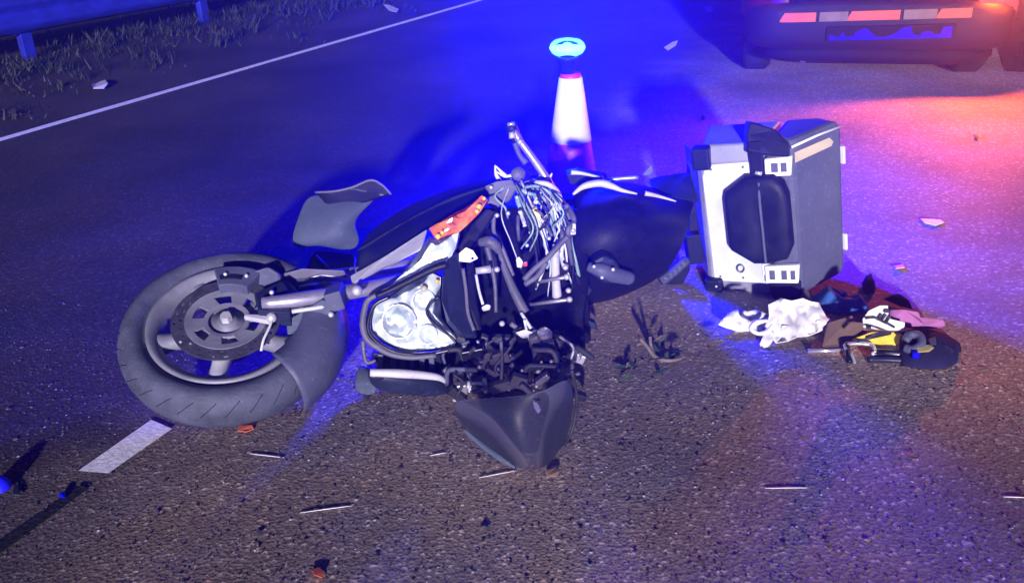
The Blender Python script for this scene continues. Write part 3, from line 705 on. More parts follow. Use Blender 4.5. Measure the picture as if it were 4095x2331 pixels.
for i in range(22):
    x0 = rw.uniform(508, 556); x1 = x0+rw.uniform(-4, 26); y1 = rw.uniform(205, 296)
    y0 = 178+abs(x0-530)*.25; xm = (x0+x1)/2+rw.uniform(-12, 14)
    d_ = 2.32+rw.uniform(-.05, .03)
    tube('thin_wire', [P(x0, y0, d=2.38), P(xm-5, y0+(y1-y0)*.35, d=d_), P(xm+5, y0+(y1-y0)*.7, d=d_-.02), P(x1, y1, d=d_)], rw.choice([.0018, .0025, .0032]), rw.choice(['cable_pale', 'cable_green', 'cable_pale', 'cable_dark']), bk, 5, 5)
for x, y in [(536, 213), (538, 222)]: box('connector', P(x, y, d=2.31), (.008, 0, .004), (0, .01, 0), (-.006, 0, .016), 'cable_yellow', bk)
for x, y, s in [(573, 230, 1), (530, 232, .6), (549, 238, .8), (527, 245, .8), (517, 197, .7), (508, 213, .9), (497, 215, .9)]: mesh('bolt', *ball_geo(P(x, y, d=2.29), .010*s), 'bright_bolt', bk)
box('connector', P(572, 228, d=2.3), (.010, 0, 0), (0, .01, 0), (0, 0, .016), 'cable_pale', bk)
slab('fin', px([(565, 204), (571, 210), (574, 219), (568, 221), (563, 214)], 2.34), VW*.008, 'lilac_plastic', bk)
# broken lower cluster of brackets, hoses and bolts
rnd = random.Random(21)
for i in range(95):
    x = rnd.uniform(452, 578); y = rnd.uniform(330, 394); d_ = 2.19-(y-330)*.0028+rnd.uniform(-.05, .02)
    a = rnd.uniform(0, 6.28); l_ = rnd.uniform(.012, .034); k_ = rnd.random()
    u = Vector((math.cos(a), .3*rnd.uniform(-1, 1), math.sin(a))); v = Vector((-math.sin(a), 0, math.cos(a)))
    if k_ < .42: box('bracket', P(x, y, d=d_), u*l_, Vector((0, .012, 0)), v*rnd.uniform(.006, .018), rnd.choice(['black_plastic', 'black_gloss', 'lilac_plastic', 'grey_plastic', 'fork_metal', 'lilac_plastic']), bk, .003)
    elif k_ < .8:
        p = P(x, y, d=d_); tube('hose', [p-u*l_*1.6, p-u*l_*.4+v*l_*.9, p+u*l_*.5+v*l_*.4, p+u*l_*1.6-v*l_*.6], rnd.uniform(.003, .008), rnd.choice(['cable_dark', 'cable_dark', 'lilac_plastic', 'cable_pale', 'grey_plastic']), bk, 7, 4)
    else: mesh('bolt', *ball_geo(P(x, y, d=d_-.02), rnd.uniform(.005, .009), 6), rnd.choice(['bright_bolt', 'fork_metal']), bk)
slab('bracket', px([(467, 361), (478, 357), (492, 350), (496, 355), (490, 363), (486, 372), (478, 374), (470, 367)], 2.1), VW*.015, 'lilac_plastic', bk)
for x, y, r_ in [(477, 354, .012), (481, 360, .009), (497, 369, .010), (524, 387, .012), (464, 347, .010), (502, 323, .011), (540, 386, .010), (490, 350, .008), (469, 385, .014), (486, 390, .011), (533, 376, .007), (455, 400, .010)]:
    mesh('bolt', *ball_geo(P(x, y, d=2.03+(395-y)*.0018), r_, 6), 'bright_bolt', bk, smooth=False)
mesh('reservoir_cap', *ball_geo(P(544, 335, d=2.14), .024), 'chrome', bk, smooth=False)
slab('silver_lug', px([(515, 332), (525, 329), (534, 332), (533, 337), (522, 338)], 2.14), VW*.014, 'silver_paint', bk)
tube('hanging_cable', [P(501, 340, d=2.08), P(502, 360, d=2.05), P(501, 388, d=2.01)], .0045, 'lilac_plastic', bk)
tube('hose', [P(534, 345, d=2.1), P(537, 360, d=2.07), P(544, 372, d=2.05), P(540, 388, d=2.03)], .008, 'lilac_plastic', bk)
tube('mirror_arm', [P(556, 352, d=2.2), P(566, 362, d=2.17), P(571, 374, d=2.15), P(566, 388, d=2.13), P(552, 394, d=2.12)], .006, 'cable_pale', bk)
tube('screen_stay', [P(571, 366, d=2.22), P(574, 385, d=2.18), P(575, 402, d=2.15)], .006, 'lilac_plastic', bk)
tube('stray_wire', [P(585, 385, d=2.15), P(586, 392, d=2.14), P(584, 398, d=2.13)], .003, 'cable_pale', bk)
# engine and rear half
rows = pxrows([[(574, 193, 2.74), (606, 180, 2.76), (640, 184, 2.76), (672, 192, 2.76), (700, 200, 2.76)],
               [(573, 198, 2.60), (590, 188, 2.59), (620, 191, 2.59), (655, 199, 2.61), (690, 213, 2.66)],
               [(572, 222, 2.46), (598, 216, 2.43), (630, 216, 2.43), (660, 222, 2.47), (690, 232, 2.58)],
               [(572, 262, 2.42), (600, 256, 2.38), (630, 252, 2.40), (656, 250, 2.47), (680, 250, 2.60)],
               [(575, 306, 2.48), (600, 305, 2.50), (622, 297, 2.53), (645, 287, 2.58), (668, 272, 2.66)],
               [(578, 300, 2.7), (600, 298, 2.7), (622, 290, 2.72), (645, 280, 2.75), (668, 262, 2.8)]])
panel('seat_and_tail', rows, 'seat_black', bk, .02, 2)
tube('tail_trim', [P(x, y, d=2.575) for x, y in [(573, 194), (584, 186), (600, 183), (612, 186), (622, 190), (637, 193.5)]], [.004, .011, .012, .007, .003], 'silver_paint', bk, 8)
tube('tail_trim', [P(x, y, d=2.585) for x, y in [(645, 193), (655, 195), (666, 198), (676, 201)]], [.008, .005, .002], 'silver_paint', bk, 8)
tube('grab_rail', [P(x, y, d=2.64) for x, y in [(571, 172), (582, 173), (600, 177)]], [.008, .006, .003], 'silver_paint', bk, 8)
tube('grab_rail', [P(x, y, d=2.68) for x, y in [(602, 181), (618, 178.5), (638, 177)]], .007, 'fork_metal', bk, 8)
slab('rail_mount', px([(566, 174), (578, 172), (602, 176), (606, 184), (584, 186), (570, 184)], 2.68), (0, .05, 0), 'black_plastic', bk)
slab('broken_mirror_stem', px([(642, 175), (652, 164), (653.5, 172), (648, 176)], 2.68), (0, .012, 0), 'lilac_plastic', bk)
panel('tail_cover', pxrows([[(642, 179, 2.80), (670, 174, 2.82), (694, 170, 2.84)], [(650, 186, 2.72), (676, 184, 2.74), (702, 184, 2.78)], [(662, 196, 2.66), (686, 200, 2.70), (704, 206, 2.76)]]), 'dark_paint', bk, .01, 2)
slab('luggage_rack', px([(690, 168), (699, 168), (703, 200), (705, 262), (692, 264), (688, 240), (690, 200)], 2.80), (0, .06, 0), 'black_plastic', bk)
slab('rack_mount', px([(686, 236), (702, 234), (707, 262), (690, 265)], 2.76), (0, .08, 0), 'pad', bk)
tube('footpeg', [P(661, 281, d=2.66), P(674, 271, d=2.68), P(687, 259, d=2.70)], .016, 'grey_plastic', bk, 8, 3)
for i in range(6):
    t = (i+.5)/6; p = P(661, 281, d=2.66).lerp(P(687, 259, d=2.70), t)
    tube('peg_rib', [p+Vector((0, -.017, .006)), p+Vector((.004, -.012, -.012))], .004, 'rubber', bk, 5, 1)
slab('peg_mount', px([(664, 284), (690, 261), (690, 270), (680, 290), (668, 295), (655, 290)], 2.69), (0, .04, 0), 'black_plastic', bk)
# engine casing with bolts
eb = slab('engine_cover', px([(592, 262), (604, 255), (614, 260), (622, 272), (618, 284), (604, 284), (592, 276)], 2.35), (0, .06, 0), 'dark_paint', bk, bevel=.01)
tube('exhaust_pipe', [P(588, 266, d=2.35), P(602, 270, d=2.34), P(614, 274, d=2.36), P(630, 278, d=2.40)], [.014, .022, .024, .02], 'grey_plastic', bk, 12)
for x, y in [(594, 266), (602, 277), (613, 269)]: mesh('bolt', *ball_geo(P(x, y, d=2.32), .008, 6), 'bright_bolt', eb)
panel('engine_block', pxrows([[(545, 250, 2.5), (565, 262, 2.42), (588, 285, 2.42)], [(540, 300, 2.42), (565, 312, 2.34), (592, 318, 2.36)], [(545, 345, 2.34), (570, 350, 2.3), (592, 346, 2.32)], [(560, 376, 2.25), (575, 372, 2.24), (590, 360, 2.26)]]), 'black_plastic', bk, .03, 1)
for x, y in [(578, 279), (585, 290), (574, 312), (580, 300), (586, 320), (590, 322)]:
    a = random.uniform(0, 3); box('bracket', P(x, y, d=2.36), (.02*math.cos(a), 0, .02*math.sin(a)), (0, .014, 0), (-.009*math.sin(a), 0, .012), random.choice(['dark_paint', 'grey_plastic', 'black_gloss']), bk)

# ------------------------------------------------------------------ luggage case
A_, B_, C_, D_, E_ = [Vector(p) for p in ((.652, 2.655, 0), (.905, 2.545, 0), (1.085, 2.655, 0), (1.045, 2.735, 0), (.72, 2.87, 0))]
CH = .505
case = thing('luggage_case', (B_.x, B_.y, 0), 'scraped aluminium motorcycle top case with dark lid standing on its side', 'luggage case')
RM = Matrix.Translation(B_) @ Matrix.Rotation(R(-8.5), 4, 'Y') @ Matrix.Translation(-B_)
RM = Matrix.Translation((0, 0, .012)) @ RM
UZ = Vector((0, 0, 1))
nAB = Vector(((B_-A_).y, -(B_-A_).x, 0)).normalized(); nBC = Vector(((C_-B_).y, -(C_-B_).x, 0)).normalized()
def ab(s, t, o=0): return RM @ (A_.lerp(B_, s)+UZ*t+nAB*o)
def bc_(s, t, o=0): return RM @ (B_.lerp(C_, s)+UZ*t+nBC*o)
def prism(poly, z0, z1, ch=.02):
    c = Vector((sum(p.x for p in poly)/len(poly), sum(p.y for p in poly)/len(poly), 0)); V = []; F = []; n_ = len(poly)
    for z, s in ((z0, .9), (z0+ch, 1), (z1-ch, 1), (z1, .9)):
        V += [RM @ (c+(p-c)*s+UZ*z) for p in poly]
    for k_ in range(3):
        for i in range(n_): F.append((k_*n_+i, k_*n_+(i+1) % n_, (k_+1)*n_+(i+1) % n_, (k_+1)*n_+i))
    F.append(tuple(range(n_))); F.append(tuple(range(3*n_, 4*n_))); return V, F
Mid = A_.lerp(B_, .70); MidE = E_.lerp(D_, .70)
mesh('shell', *prism([A_, Mid, MidE, E_], .0, CH, .05), 'aluminium_dull', case, smooth=False, bevel=.006)
mesh('lid', *prism([Mid+(B_-A_)*.01, B_, C_, D_, MidE+(B_-A_)*.01], -.004, CH+.004, .03), 'lid_plastic', case, smooth=False, bevel=.014)
slab('front_plate', [ab(.05, .055, .003), ab(.68, .045, .003), ab(.68, .452, .003), ab(.07, .446, .003), ab(.02, .41, .003)], RM.to_3x3() @ (nAB*-.003), 'aluminium', case, bevel=.001)
for s_, t_ in [(.12, .07), (.38, .065), (.12, .432), (.47, .436)]:
    mesh('rivet', *ball_geo(ab(s_, t_, .004), .0055, 6), 'disc_steel', case)
def ab_slab(name, pts, o0, th, mt, par=case, bev=.004): return slab(name, [ab(s, t, o0) for s, t in pts], RM.to_3x3() @ (nAB*-th), mt, par, bevel=bev)
# back-rest cushion: two swellings with a crease
V = []; F = []
outl = [(.27, .19), (.26, .345), (.28, .37), (.50, .415), (.80, .415), (.90, .39), (.95, .35), (.97, .19), (.90, .145), (.70, .125), (.54, .13), (.30, .175)]
cs = Vector((.62, .26)); K = 6
for k_ in range(K+1):
    s = [1, 1.02, 1.0, .95, .8, .5, .2][k_]; o_ = [.0, .014, .036, .046, .05, .051, .051][k_]
    for q in outl:
        p = cs+(Vector(q)-cs)*s; dip = .022*math.exp(-((p.x-.66)/.05)**2) if k_ > 1 else 0
        V.append(ab(p.x, p.y, o_-dip))
n_ = len(outl)
for k_ in range(K):
    for i in range(n_): F.append((k_*n_+i, k_*n_+(i+1) % n_, (k_+1)*n_+(i+1) % n_, (k_+1)*n_+i))
F.append(tuple(K*n_+i for i in range(n_)))
bc0 = mesh('backrest_cushion', V, F, 'pad', case)
tube('crease_piping', [ab(.655, .40, .045), ab(.65, .33, .044), ab(.66, .24, .044), ab(.665, .18, .044), ab(.67, .135, .042)], .0045, 'lid_plastic', bc0)
# latches
def latch(t0, t1, s0, s1, bars):
    f = ab_slab('latch', [(s0, t0), (s1, t0), (s1+.02, t1), (s0, t1-.005)], .022, .02, 'latch')
    nb_ = len(bars)
    for a, b in bars:
        ab_slab('latch_window', [(a, t0+.014), (b, t0+.014), (b, t1-.018), (a, t1-.018)], .0245, .003, 'lid_plastic', f, .0008)
    return f
latch(.408, .468, .71, .98, [(.78, .85), (.88, .94)])
latch(.055, .118, .64, 1.0, [(.69, .75), (.82, .88), (.92, .97)])
ab_slab('latch_hinge', [(.60, .075), (.66, .075), (.66, .115), (.60, .115)], .010, .009, 'latch')
# carrying strap with buckle
ab_slab('strap', [(.57, .385), (.65, .385), (.70, .42), (.70, .52), (.56, .52), (.57, .43)], .03, .02, 'pad')
slab('strap_buckle', [ab(.545, .49, .034), ab(.80, .475, .034), ab(.99, .47, .034), ab(1.0, .51, .03), ab(.90, .535, .02), ab(.84, .545, 0), ab(.57, .575, 0), ab(.55, .54, .02)], RM.to_3x3() @ Vector((0, .05, -.01)), 'pad', case, bevel=.006)
ab_slab('lower_buckle', [(.72, -.005), (.98, -.005), (1.02, .02), (1.02, .058), (.68, .062), (.69, .02)], .02, .02, 'pad')
tube('buckle_pin', [ab(.62, .43, .04), ab(.69, .425, .04)], .006, 'bright_bolt', case, 6, 1)
# corners, edges, lock, sticker
for s, t in ((.03, .47), (.04, .03)):
    box('corner_guard', ab(s, t, .0), RM.to_3x3() @ ((B_-A_).normalized()*.028), RM.to_3x3() @ (nAB*.025), RM.to_3x3() @ UZ*.035, 'pad', case, .008)
mesh('corner_rivet', *ball_geo(ab(.05, .44, .006), .007), 'bright_bolt', case)
mesh('corner_rivet', *ball_geo(ab(.08, .045, .028), .006), 'bright_bolt', case)
slab('mounting_plate', [ab(-.03, .05, -.01), ab(.015, .05, -.0), ab(.0, .46, -.0), ab(-.04, .46, -.01)], (0, .2, 0), 'aluminium_dull', case)
V, F = tube_geo([ab(.36+.04*math.cos(R(a)), .10+.013*math.sin(R(a)), .008) for a in range(0, 361, 30)], .003, 6, False, 1); mesh('key_lock', V, F, 'disc_steel', case)
slab('sticker', [bc_(.02, .472, .004), bc_(.72, .472, .004), bc_(.80, .455, .004), bc_(.76, .443, .004), bc_(.02, .44, .004)], RM.to_3x3() @ (nBC*-.003), 'sticker', case, bevel=.0008)
tube('lid_edge_trim', [bc_(-.02, .49, .0), bc_(.5, .493, 0), bc_(.98, .49, -.0)], .004, 'latch', case, 6, 1)
for t in (.37, .08):
    slab('hinge', [bc_(1.0, t, .004), bc_(1.03, t, .006), bc_(1.03, t+.055, .006), bc_(1.0, t+.055, .004)], RM.to_3x3() @ (nBC*-.02), 'latch', case, bevel=.001)

# ------------------------------------------------------------------ spilled belongings
def cloth(name, outline, hfun, mt, label, cat, nres=26, thick=.002, seed=0):
    """heap of cloth: outline in picture points on the ground, height by hfun(u)."""
    pts = [G(x, y) for x, y in outline]; c = sum(pts, Vector())/len(pts); ring = 9; V = []; F = []
    sm = []
    nb = len(pts)
    q = pts+pts[:1]
    for i in range(nb):
        for j in range(4): sm.append(q[i].lerp(q[i+1], j/4))
    n_ = len(sm)
    for k_ in range(ring):
        s = 1-k_/ring
        for p in sm:
            w_ = c+(p-c)*s
            hh = hfun(1-s)*(1+.45*noise.noise(w_*16+Vector((seed, 0, 0)))+.3*noise.noise(w_*42+Vector((0, seed, 0))))
            V.append(Vector((w_.x, w_.y, .006+max(0, hh))))
    V.append(c+Vector((0, 0, .006+hfun(1))))
    for k_ in range(ring-1):
        for i in range(n_): F.append((k_*n_+i, k_*n_+(i+1) % n_, (k_+1)*n_+(i+1) % n_, (k_+1)*n_+i))
    for i in range(n_): F.append(((ring-1)*n_+i, (ring-1)*n_+(i+1) % n_, len(V)-1))
    return tag(mesh(name, V, F, mt, None, sub=1), label, cat)
# plastic bag: crumpled body with a flat flap and tied handle
bag = thing('plastic_bag', G(775, 343), 'crumpled white plastic bag on the road below the luggage case', 'bag')
def lump(name, outl, depth_, mt, par, seed, amp=.02, zoff=0):
    """rounded crumpled lump: outline in the picture lifted off the ground, with real thickness."""
    base = [G(x, y) for x, y in outl]; dmin = min(b.y for b in base); c2 = Vector((sum(p[0] for p in outl)/len(outl), sum(p[1] for p in outl)/len(outl)))
    V = []; F = []; n_ = len(outl)*3; o = outl+outl[:1]; fl = []
    for i in range(len(outl)):
        for j in range(3):
            t = j/3; fl.append(Vector((o[i][0]*(1-t)+o[i+1][0]*t, o[i][1]*(1-t)+o[i+1][1]*t)))
    ymax = max(p[1] for p in outl); d_near = G(c2.x, ymax).y
    for side in (-1, 1):
        for k_ in range(7):
            s = 1-k_/7
            for p in fl:
                q = c2+(p-c2)*s
                th = depth_*math.sqrt(max(0, 1-s*s))*side
                d_ = d_near+(ymax-q.y)*.0022+.03+th
                w_ = P(q.x, q.y, d=d_)
                rdg = 1-abs(noise.noise(w_*22+Vector((seed, 3, 1))))*2.4+.5*(1-abs(noise.noise(w_*55+Vector((1, seed, 3))))*2.4)
                w_ += Vector((noise.noise(w_*30+Vector((seed, 0, 0))), 0, noise.noise(w_*30+Vector((0, 0, seed)))))*amp*(1-s*.6)*.7 - Vector((0, 1, -.25))*rdg*amp*1.1*(1-s*s)*(1 if side < 0 else -.3)
                w_.z = max(.004, w_.z)
                V.append(w_)
        V.append(sum(V[-n_:], Vector())/n_)
        b0 = 0 if side < 0 else 7*n_+1
        for k_ in range(6):
            for i in range(n_): F.append((b0+k_*n_+i, b0+k_*n_+(i+1) % n_, b0+(k_+1)*n_+(i+1) % n_, b0+(k_+1)*n_+i))
        for i in range(n_): F.append((b0+6*n_+i, b0+6*n_+(i+1) % n_, b0+7*n_))
    return mesh(name, V, F, mt, par, sub=1)
def crumple(name, outl, npts, seed, lean, amp, ybot):
    dn = G(outl[0][0], ybot).y
    o = facets(name, outl, lambda x, y: dn+.012+(ybot-y)*lean-amp*(1-abs(noise.noise(Vector((x*.09, y*.13, seed))))*2.6), 'bag_white', bag, npts, amp*.28, seed, True)
    o.modifiers.new('solid', 'SOLIDIFY').thickness = .002
    return o
crumple('bag_body', [(768, 304), (775, 301), (781, 298), (792, 300), (803, 297.5), (812, 301), (819, 302), (822, 309), (826, 316), (832, 321), (829, 327), (818, 332), (808, 336), (797, 337), (788, 341), (776, 343), (770, 336), (765, 326), (769, 315)], 80, 3, .0032, .03, 343)
crumple('bag_flap', [(718, 324), (723, 318), (729, 312), (738, 309), (747, 311), (756, 309), (768, 314), (774, 322), (768, 331), (758, 337), (748, 333), (738, 331), (727, 328)], 46, 9, .0030, .018, 337)
tube('bag_handle', [P(768, 320, d=2.24), P(757, 322, d=2.24), P(751, 328, d=2.235), P(758, 333, d=2.23), P(768, 331, d=2.235), P(773, 324, d=2.24)], [.004, .009, .007, .006, .009, .005], 'bag_white', bag, 6)
crumple('knotted_corner', [(766, 327), (774, 332), (774, 338), (770, 345), (766, 349), (761, 348), (760, 343), (763, 336)], 16, 5, .0030, .012, 349)
cloth('blue_cloth', [(813, 296), (846, 297), (849, 303), (868, 306), (869, 312), (842, 315), (815, 310)], lambda u: .04*min(1, u*2.6), 'blue_cloth', 'blue cloth lying at the foot of the luggage case lid', 'cloth', seed=4)
cloth('navy_pouch', [(861, 284), (870, 284), (876, 289), (874, 294), (863, 295)], lambda u: .035*min(1, u*2), 'navy_cloth', 'small dark blue pouch right of the luggage case', 'pouch', seed=2)
slab('black_shard', [G(884, 299, .012), G(893, 295, .03), G(901, 294, .055), G(909, 300, .045), G(913, 309, .012), G(900, 306, .008)], (.004, .02, -.006), 'black_plastic', None, org=G(900, 308)); tag(bpy.data.objects['black_shard'], 'triangular black plastic shard behind the white card', 'shard')
cdx = thing('white_card', G(880, 328), 'torn white plastic card with black lettering strokes beside the pink cloth', 'card')
slab('card_sheet', [G(863, 318, .10), G(869, 310, .13), G(880, 305, .15), G(888, 305, .15), G(889, 318, .10), G(905, 322, .085), (G(904, 330, .06)), G(864, 329, .06)], (0, .004, -.004), 'paper_white', cdx, bevel=.001)
for a, b in [((876, 318.5), (880, 313)), ((880, 319.5), (884.5, 313.5)), ((885, 321), (889, 315)), ((864, 317), (873, 316)), ((873, 316), (885, 322)), ((884, 321), (893, 326))]:
    pa, pb = [G(q[0], q[1], .06+(329-q[1])*.0038) for q in (a, b)]
    tube('ink_stroke', [pa+Vector((0, -.008, .002)), pb+Vector((0, -.008, .002))], .0035, 'ink', cdx, 5, 1)
slab('ink_square', [G(866, 324, .08), G(870, 324, .08), G(870, 327, .07), G(866, 327, .07)], (0, -.008, 0), 'ink', cdx, bevel=0)
slab('ink_square', [G(884, 308, .14), G(888, 308, .14), G(887, 311, .13), G(883, 311, .13)], (0, -.008, 0), 'ink', cdx, bevel=0)
slab('pink_cloth', [G(890, 308, .10), G(905, 309, .105), G(920, 311, .10), G(921, 316, .085), G(944, 318, .06), G(947, 325, .04), G(925, 327, .045), (G(905, 324, .06)), G(890, 321, .075)], (0, .02, -.02), 'pink_cloth', None, bevel=.006, org=G(918, 328)); tag(bpy.data.objects['pink_cloth'], 'folded pink cloth sticking out behind the torn white card', 'cloth')
slab('cardboard_piece', [G(828, 322, .04), G(852, 315, .055), G(868, 318, .05), G(866, 340, .02), G(848, 350, .012), G(822, 346, .012)], (0, .006, -.006), 'brown_card', None, bevel=.002, org=G(845, 348)); tag(bpy.data.objects['cardboard_piece'], 'flat brown cardboard piece between the white bag and the black tool kit', 'cardboard')
kit = thing('tool_kit', G(905, 362), 'open black tool kit with a yellow strap and steel tools on the road', 'tool kit')
slab('yellow_strap', [G(852, 338, 0.028), G(872, 331, 0.047), G(896, 331, 0.050), G(905, 334, 0.047), G(898, 347, 0.022), G(870, 346, 0.017)], (0, .01, -.012), 'yellow_strap', kit, bevel=.004)
for o_ in (0, 4.5): tube('strap_edge', [G(857+o_*2, 341-o_, .06+o_*.004), G(872+o_, 337-o_*.8, .075+o_*.004), G(890, 333-o_*.3, 0.051)], .004, 'ink', kit)
rows = [[G(900, 331, 0.039), G(915, 327, 0.050), G(935, 329, 0.050), G(950, 336, 0.039)], [G(898, 342, 0.039), G(914, 339, 0.055), G(936, 340, 0.055), G(956, 344, 0.039)], [G(900, 358, 0.017), G(916, 357, 0.028), G(940, 358, 0.028), G(960, 356, 0.017)], [G(901, 366, 0.006), G(918, 369, 0.006), G(942, 370, 0.006), G(958, 364, 0.006)]]
panel('pouch_body', rows, 'navy_cloth', kit, .012, 2)
lump('pouch_side', [(932, 336), (948, 334), (960, 342), (962, 352), (952, 362), (936, 362)], .05, 'navy_cloth', kit, 6, 0.011)
tube('frame_bar', [G(847, 350, 0.025), G(846, 344, 0.028), G(860, 343, 0.030), G(872, 345, 0.028), G(875, 352, 0.025)], .006, 'chrome', kit)
tube('frame_bar', [G(847, 345, 0.028), G(848, 356, 0.017), G(850, 362, 0.007)], .008, 'black_gloss', kit)
tube('tool_shaft', [G(872, 353, 0.017), G(890, 353, 0.017), G(918, 355, 0.017)], [.014, .012, .012], 'black_gloss', kit, 10)
tube('tool_shaft', [G(868, 359, 0.011), G(885, 359, 0.011), G(905, 360, 0.011)], .009, 'dark_paint', kit, 10)
slab('pale_sleeve', [G(872, 347, 0.025), G(893, 345, 0.028), G(905, 349, 0.028), G(907, 354, 0.025), G(880, 352, 0.025)], (0, .01, -.01), 'lilac_plastic', kit)
tube('tool_ring', [G(905, 340, 0.055), G(911, 334, 0.066), G(920, 336, 0.066), G(921, 344, 0.055), G(912, 349, 0.044), G(905, 347, 0.044)], .012, 'grey_plastic', kit, 10)
slab('clip', [G(916, 346, 0.055), G(930, 344, 0.055), G(935, 347, 0.055), G(930, 351, 0.052), G(918, 352, 0.052)], (0, .01, -.006), 'cable_yellow', kit)
slab('clip', [G(928, 339, 0.063), G(936, 336, 0.066), G(937, 344, 0.061), G(931, 345, 0.061)], (0, .01, -.006), 'frost_plastic', kit)
slab('clip', [G(850, 352, 0.022), G(853, 352, 0.022), G(857, 362, 0.011), G(854, 363, 0.011)], (0, .006, -.006), 'bright_bolt', kit)
mesh('rivet', *ball_geo(G(873, 353, 0.028), .008), 'bright_bolt', kit)
mesh('rivet', *ball_geo(G(906, 335, 0.055), .008), 'bright_bolt', kit)
tube('blue_cap', [G(912, 354, 0.041), G(918, 354, 0.041)], .011, 'plate_blue', kit, 10, 1)
tag(tube('steel_rod', [G(808, 350.5, .008), G(830, 350, .008), G(848, 349, .010)], .006, 'chrome', None, 8, 1), 'thin steel rod pointing from the tool kit towards the white bag', 'rod')
# small litter
def flat_bit(name, poly, mt, label, cat, h=.012, group=None):
    V, F = slab_geo([G(x, y, h*(.3+.7*random.random())) for x, y in poly], (0, .003, -.004)); return tag(mesh(name, V, F, mt, None, smooth=False, bevel=.001), label, cat, group)
flat_bit('white_shard', [(920, 218), (940, 219), (944, 222), (936, 225), (924, 222)], 'white_plastic', 'white plastic shard on the pink-lit road right of the luggage case', 'shard')
flat_bit('white_chip', [(893, 265), (903, 264), (905, 267), (896, 268)], 'white_plastic', 'small white chip between the navy pouch and the red-lit road', 'chip')
flat_bit('crumpled_paper', [(92, 84), (98, 82), (105, 79.5), (108, 83), (104, 88), (93, 88)], 'paper_white', 'crumpled white paper on the shoulder beyond the edge line at left', 'paper', .04)
flat_bit('paper_scrap', [(383, 4), (390, 5), (399, 9), (397, 12), (389, 10)], 'paper_white', 'white paper scrap near the top beyond the edge line', 'paper', .04)
flat_bit('paper_scrap', [(706, 7), (711, 6), (714, 9), (710, 11.5), (706, 10)], 'paper_white', 'white scrap on the road at top beside the dark car', 'paper', .03)
flat_bit('pale_scrap', [(664, 47), (672, 42), (678, 40), (676, 45), (668, 50)], 'paper_white', 'pale scrap on the lit road left of the dark car', 'paper', .02)
flat_bit('red_shard', [(238, 425), (252, 424), (254, 428), (246, 431), (238, 430)], 'orange_bit', 'small red shard in front of the motorcycle tyre', 'shard')
flat_bit('orange_shard', [(311, 569), (319, 566), (325, 571), (322, 577), (314, 574)], 'orange_bit', 'orange lens shard at the bottom edge of the picture', 'shard')
flat_bit('pale_shard', [(546, 470), (556, 466), (560, 470), (556, 476), (548, 475)], 'brown_card', 'pale brown chip in front of the windscreen tip', 'chip')
flat_bit('dark_chip', [(974, 134), (978, 133), (979, 137), (975, 138)], 'ink', 'tiny dark chip on the red-lit road', 'chip', .02)
flat_bit('black_dot', [(701, 116), (704, 115), (705, 119), (702, 120)], 'ink', 'tiny black chip on the road behind the luggage case', 'chip', .02)
for a, b, lab in [((479, 477), (516, 470), 'white sliver lying in front of the windscreen tip'), ((765, 487.5), (807, 487), 'straight white sliver on the road at lower right'), ((300, 512), (352, 505), 'long pale sliver on the coarse asphalt at lower left'), ((250, 453), (284, 457), 'pale sliver in front of the motorcycle front tyre'), ((1003, 496), (1030, 497), 'white sliver at the right edge of the picture'), ((430, 455), (446, 452), 'short pale sliver left of the windscreen')]:
    pa, pb = G(*a, .002), G(*b, .002); tag(tube('plastic_sliver', [pa, (pa+pb)/2+Vector((0, 0, .0004)), pb], [.0007, .0012, .0007], 'latch_dull', None, 5, 3), lab, 'sliver', 'slivers of plastic on the road')
# blue reflector stud and blue chip at the left edge
p = G(0, 489); tag(lathe('reflector_stud', [(.0001, .034), (.012, .032), (.022, .022), (.027, .006)], Matrix.Translation(p), 'blue_lens', None, 20), 'round blue lens cap at the left edge of the picture', 'lens cap')
flat_bit('blue_chip', [(59, 491), (65, 491), (65, 497), (59, 496)], 'plate_blue', 'tiny blue chip left of the white lane dash', 'chip')
flat_bit('white_peg', [(12, 494), (14, 483), (18, 483), (20, 494)], 'frost_plastic', 'small pale peg beside the blue lens cap', 'chip')
# branch with leaves in front of the motorcycle tail
br = thing('broken_branch', G(650, 362), 'broken leafy branch in front of the motorcycle tail', 'branch')
tube('stem', [G(640, 338, .05), G(648, 347, .03), G(655, 356, .012), G(668, 360, .01), G(682, 358, .01)], [.006, .007, .004], 'twig', br, 6)
tube('stem', [G(650, 336, .06), G(651, 345, .03), G(655, 356, .012)], .005, 'twig', br, 6)
rnd = random.Random(5)
for i in range(16):
    q = G(*( (rnd.uniform(612, 690), rnd.uniform(350, 378)) if i < 12 else (rnd.gauss(672, 38), rnd.gauss(336, 9)) ), rnd.uniform(.005, .03)); a = rnd.uniform(0, 6.28); l_ = rnd.uniform(.012, .03)
    u = Vector((math.cos(a), math.sin(a), rnd.uniform(-.2, .5)))*l_; v = Vector((-math.sin(a), math.cos(a), rnd.uniform(0, .6)))*l_*.35
    mesh('leaf', [q-u, q+v+Vector((0, 0, .003)), q+u, q-v], [(0, 1, 2), (0, 2, 3)], rnd.choice(['leaf', 'leaf', 'twig']), br, smooth=False, solid=.001)
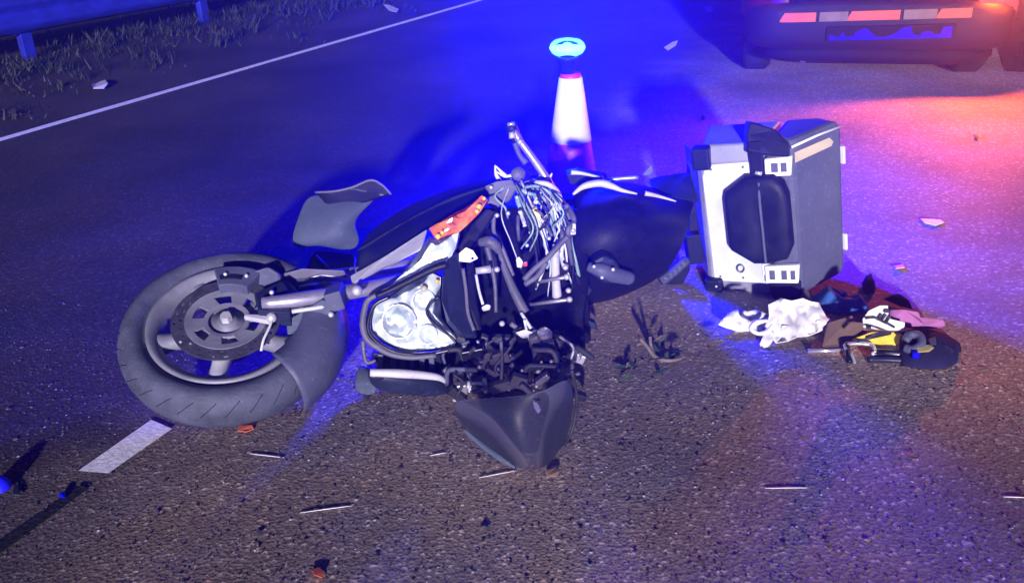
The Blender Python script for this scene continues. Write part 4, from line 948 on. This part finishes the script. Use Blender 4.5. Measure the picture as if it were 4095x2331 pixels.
# grit and glass over the carriageway
def grit(name, n_, mt, rmin, rmax, label, cat, seed, region):
    rnd = random.Random(seed); V = []; F = []
    for i in range(n_):
        x, y = region(rnd); q = G(x, y)
        r_ = rnd.uniform(rmin, rmax)*(1 if rnd.random() < .93 else 1.6); o = len(V)
        for k_ in range(4):
            a = 1.57*k_+rnd.uniform(-.5, .5); V.append(q+Vector((math.cos(a)*r_*rnd.uniform(.6, 1.2), math.sin(a)*r_*rnd.uniform(.6, 1.2), .001+rnd.uniform(0, r_*.35))))
        V.append(q+Vector((rnd.uniform(-.3, .3)*r_, rnd.uniform(-.3, .3)*r_, r_*rnd.uniform(.3, .6)))); F += [(o+k_, o+(k_+1) % 4, o+4) for k_ in range(4)]
    return tag(mesh(name, V, F, mt, None, smooth=False, org=Vector((0, 0, 0))), label, cat, kind='stuff')
mat('grit_pale', (.19, .175, .155), .6, 0, .5, 35)
mat('grit_dark', (.07, .06, .055), .7, 0, .4, 60)
mat('glass_bits', (.8, .82, .85), .12, .2, .2, 90)
def near(rnd): return rnd.uniform(-60, 1080), 640-(640-330)*rnd.random()**.8
grit('loose_grit', 5200, 'grit_pale', .0015, .0042, 'pale grit scattered over the asphalt', 'grit', 1, near)
grit('dark_grit', 1800, 'grit_dark', .002, .005, 'dark stone chips scattered over the asphalt', 'grit', 2, near)
def glassr(rnd): return rnd.gauss(560, 320), 300+abs(rnd.gauss(0, 150))
grit('glass_fragments', 900, 'glass_bits', .0016, .004, 'bright broken glass crumbs strewn around the motorcycle', 'glass', 3, glassr)

mat('plastic_crumbs', (.10, .10, .11), .5, 0, .8, 60)
def around(rnd): return rnd.gauss(500, 260), 330+abs(rnd.gauss(0, 95))
grit('plastic_crumbs', 260, 'plastic_crumbs', .003, .008, 'dark and pale plastic crumbs broken off the motorcycle', 'plastic crumbs', 6, around)
# ------------------------------------------------------------------ thin haze added to spread a blue glow round the beacon
hz = bpy.data.materials.new('haze'); hz.use_nodes = True; hn = hz.node_tree; hn.nodes.clear()
ho = hn.nodes.new('ShaderNodeOutputMaterial'); hv = hn.nodes.new('ShaderNodeVolumePrincipled')
hv.inputs['Color'].default_value = (.62, .66, 1, 1); hv.inputs['Density'].default_value = .013; hv.inputs['Anisotropy'].default_value = .74
hn.links.new(hv.outputs[0], ho.inputs['Volume'])
V, F = box_geo((0, 20, .3), (31, 0, 0), (0, 32, 0), (0, 0, 1.3)); MATS['haze'] = hz
tag(mesh('haze', V, F, 'haze', None, smooth=False, org=Vector((0, 20, .3))), 'thin haze added for the blue glow round the beacon', 'haze', kind='stuff')
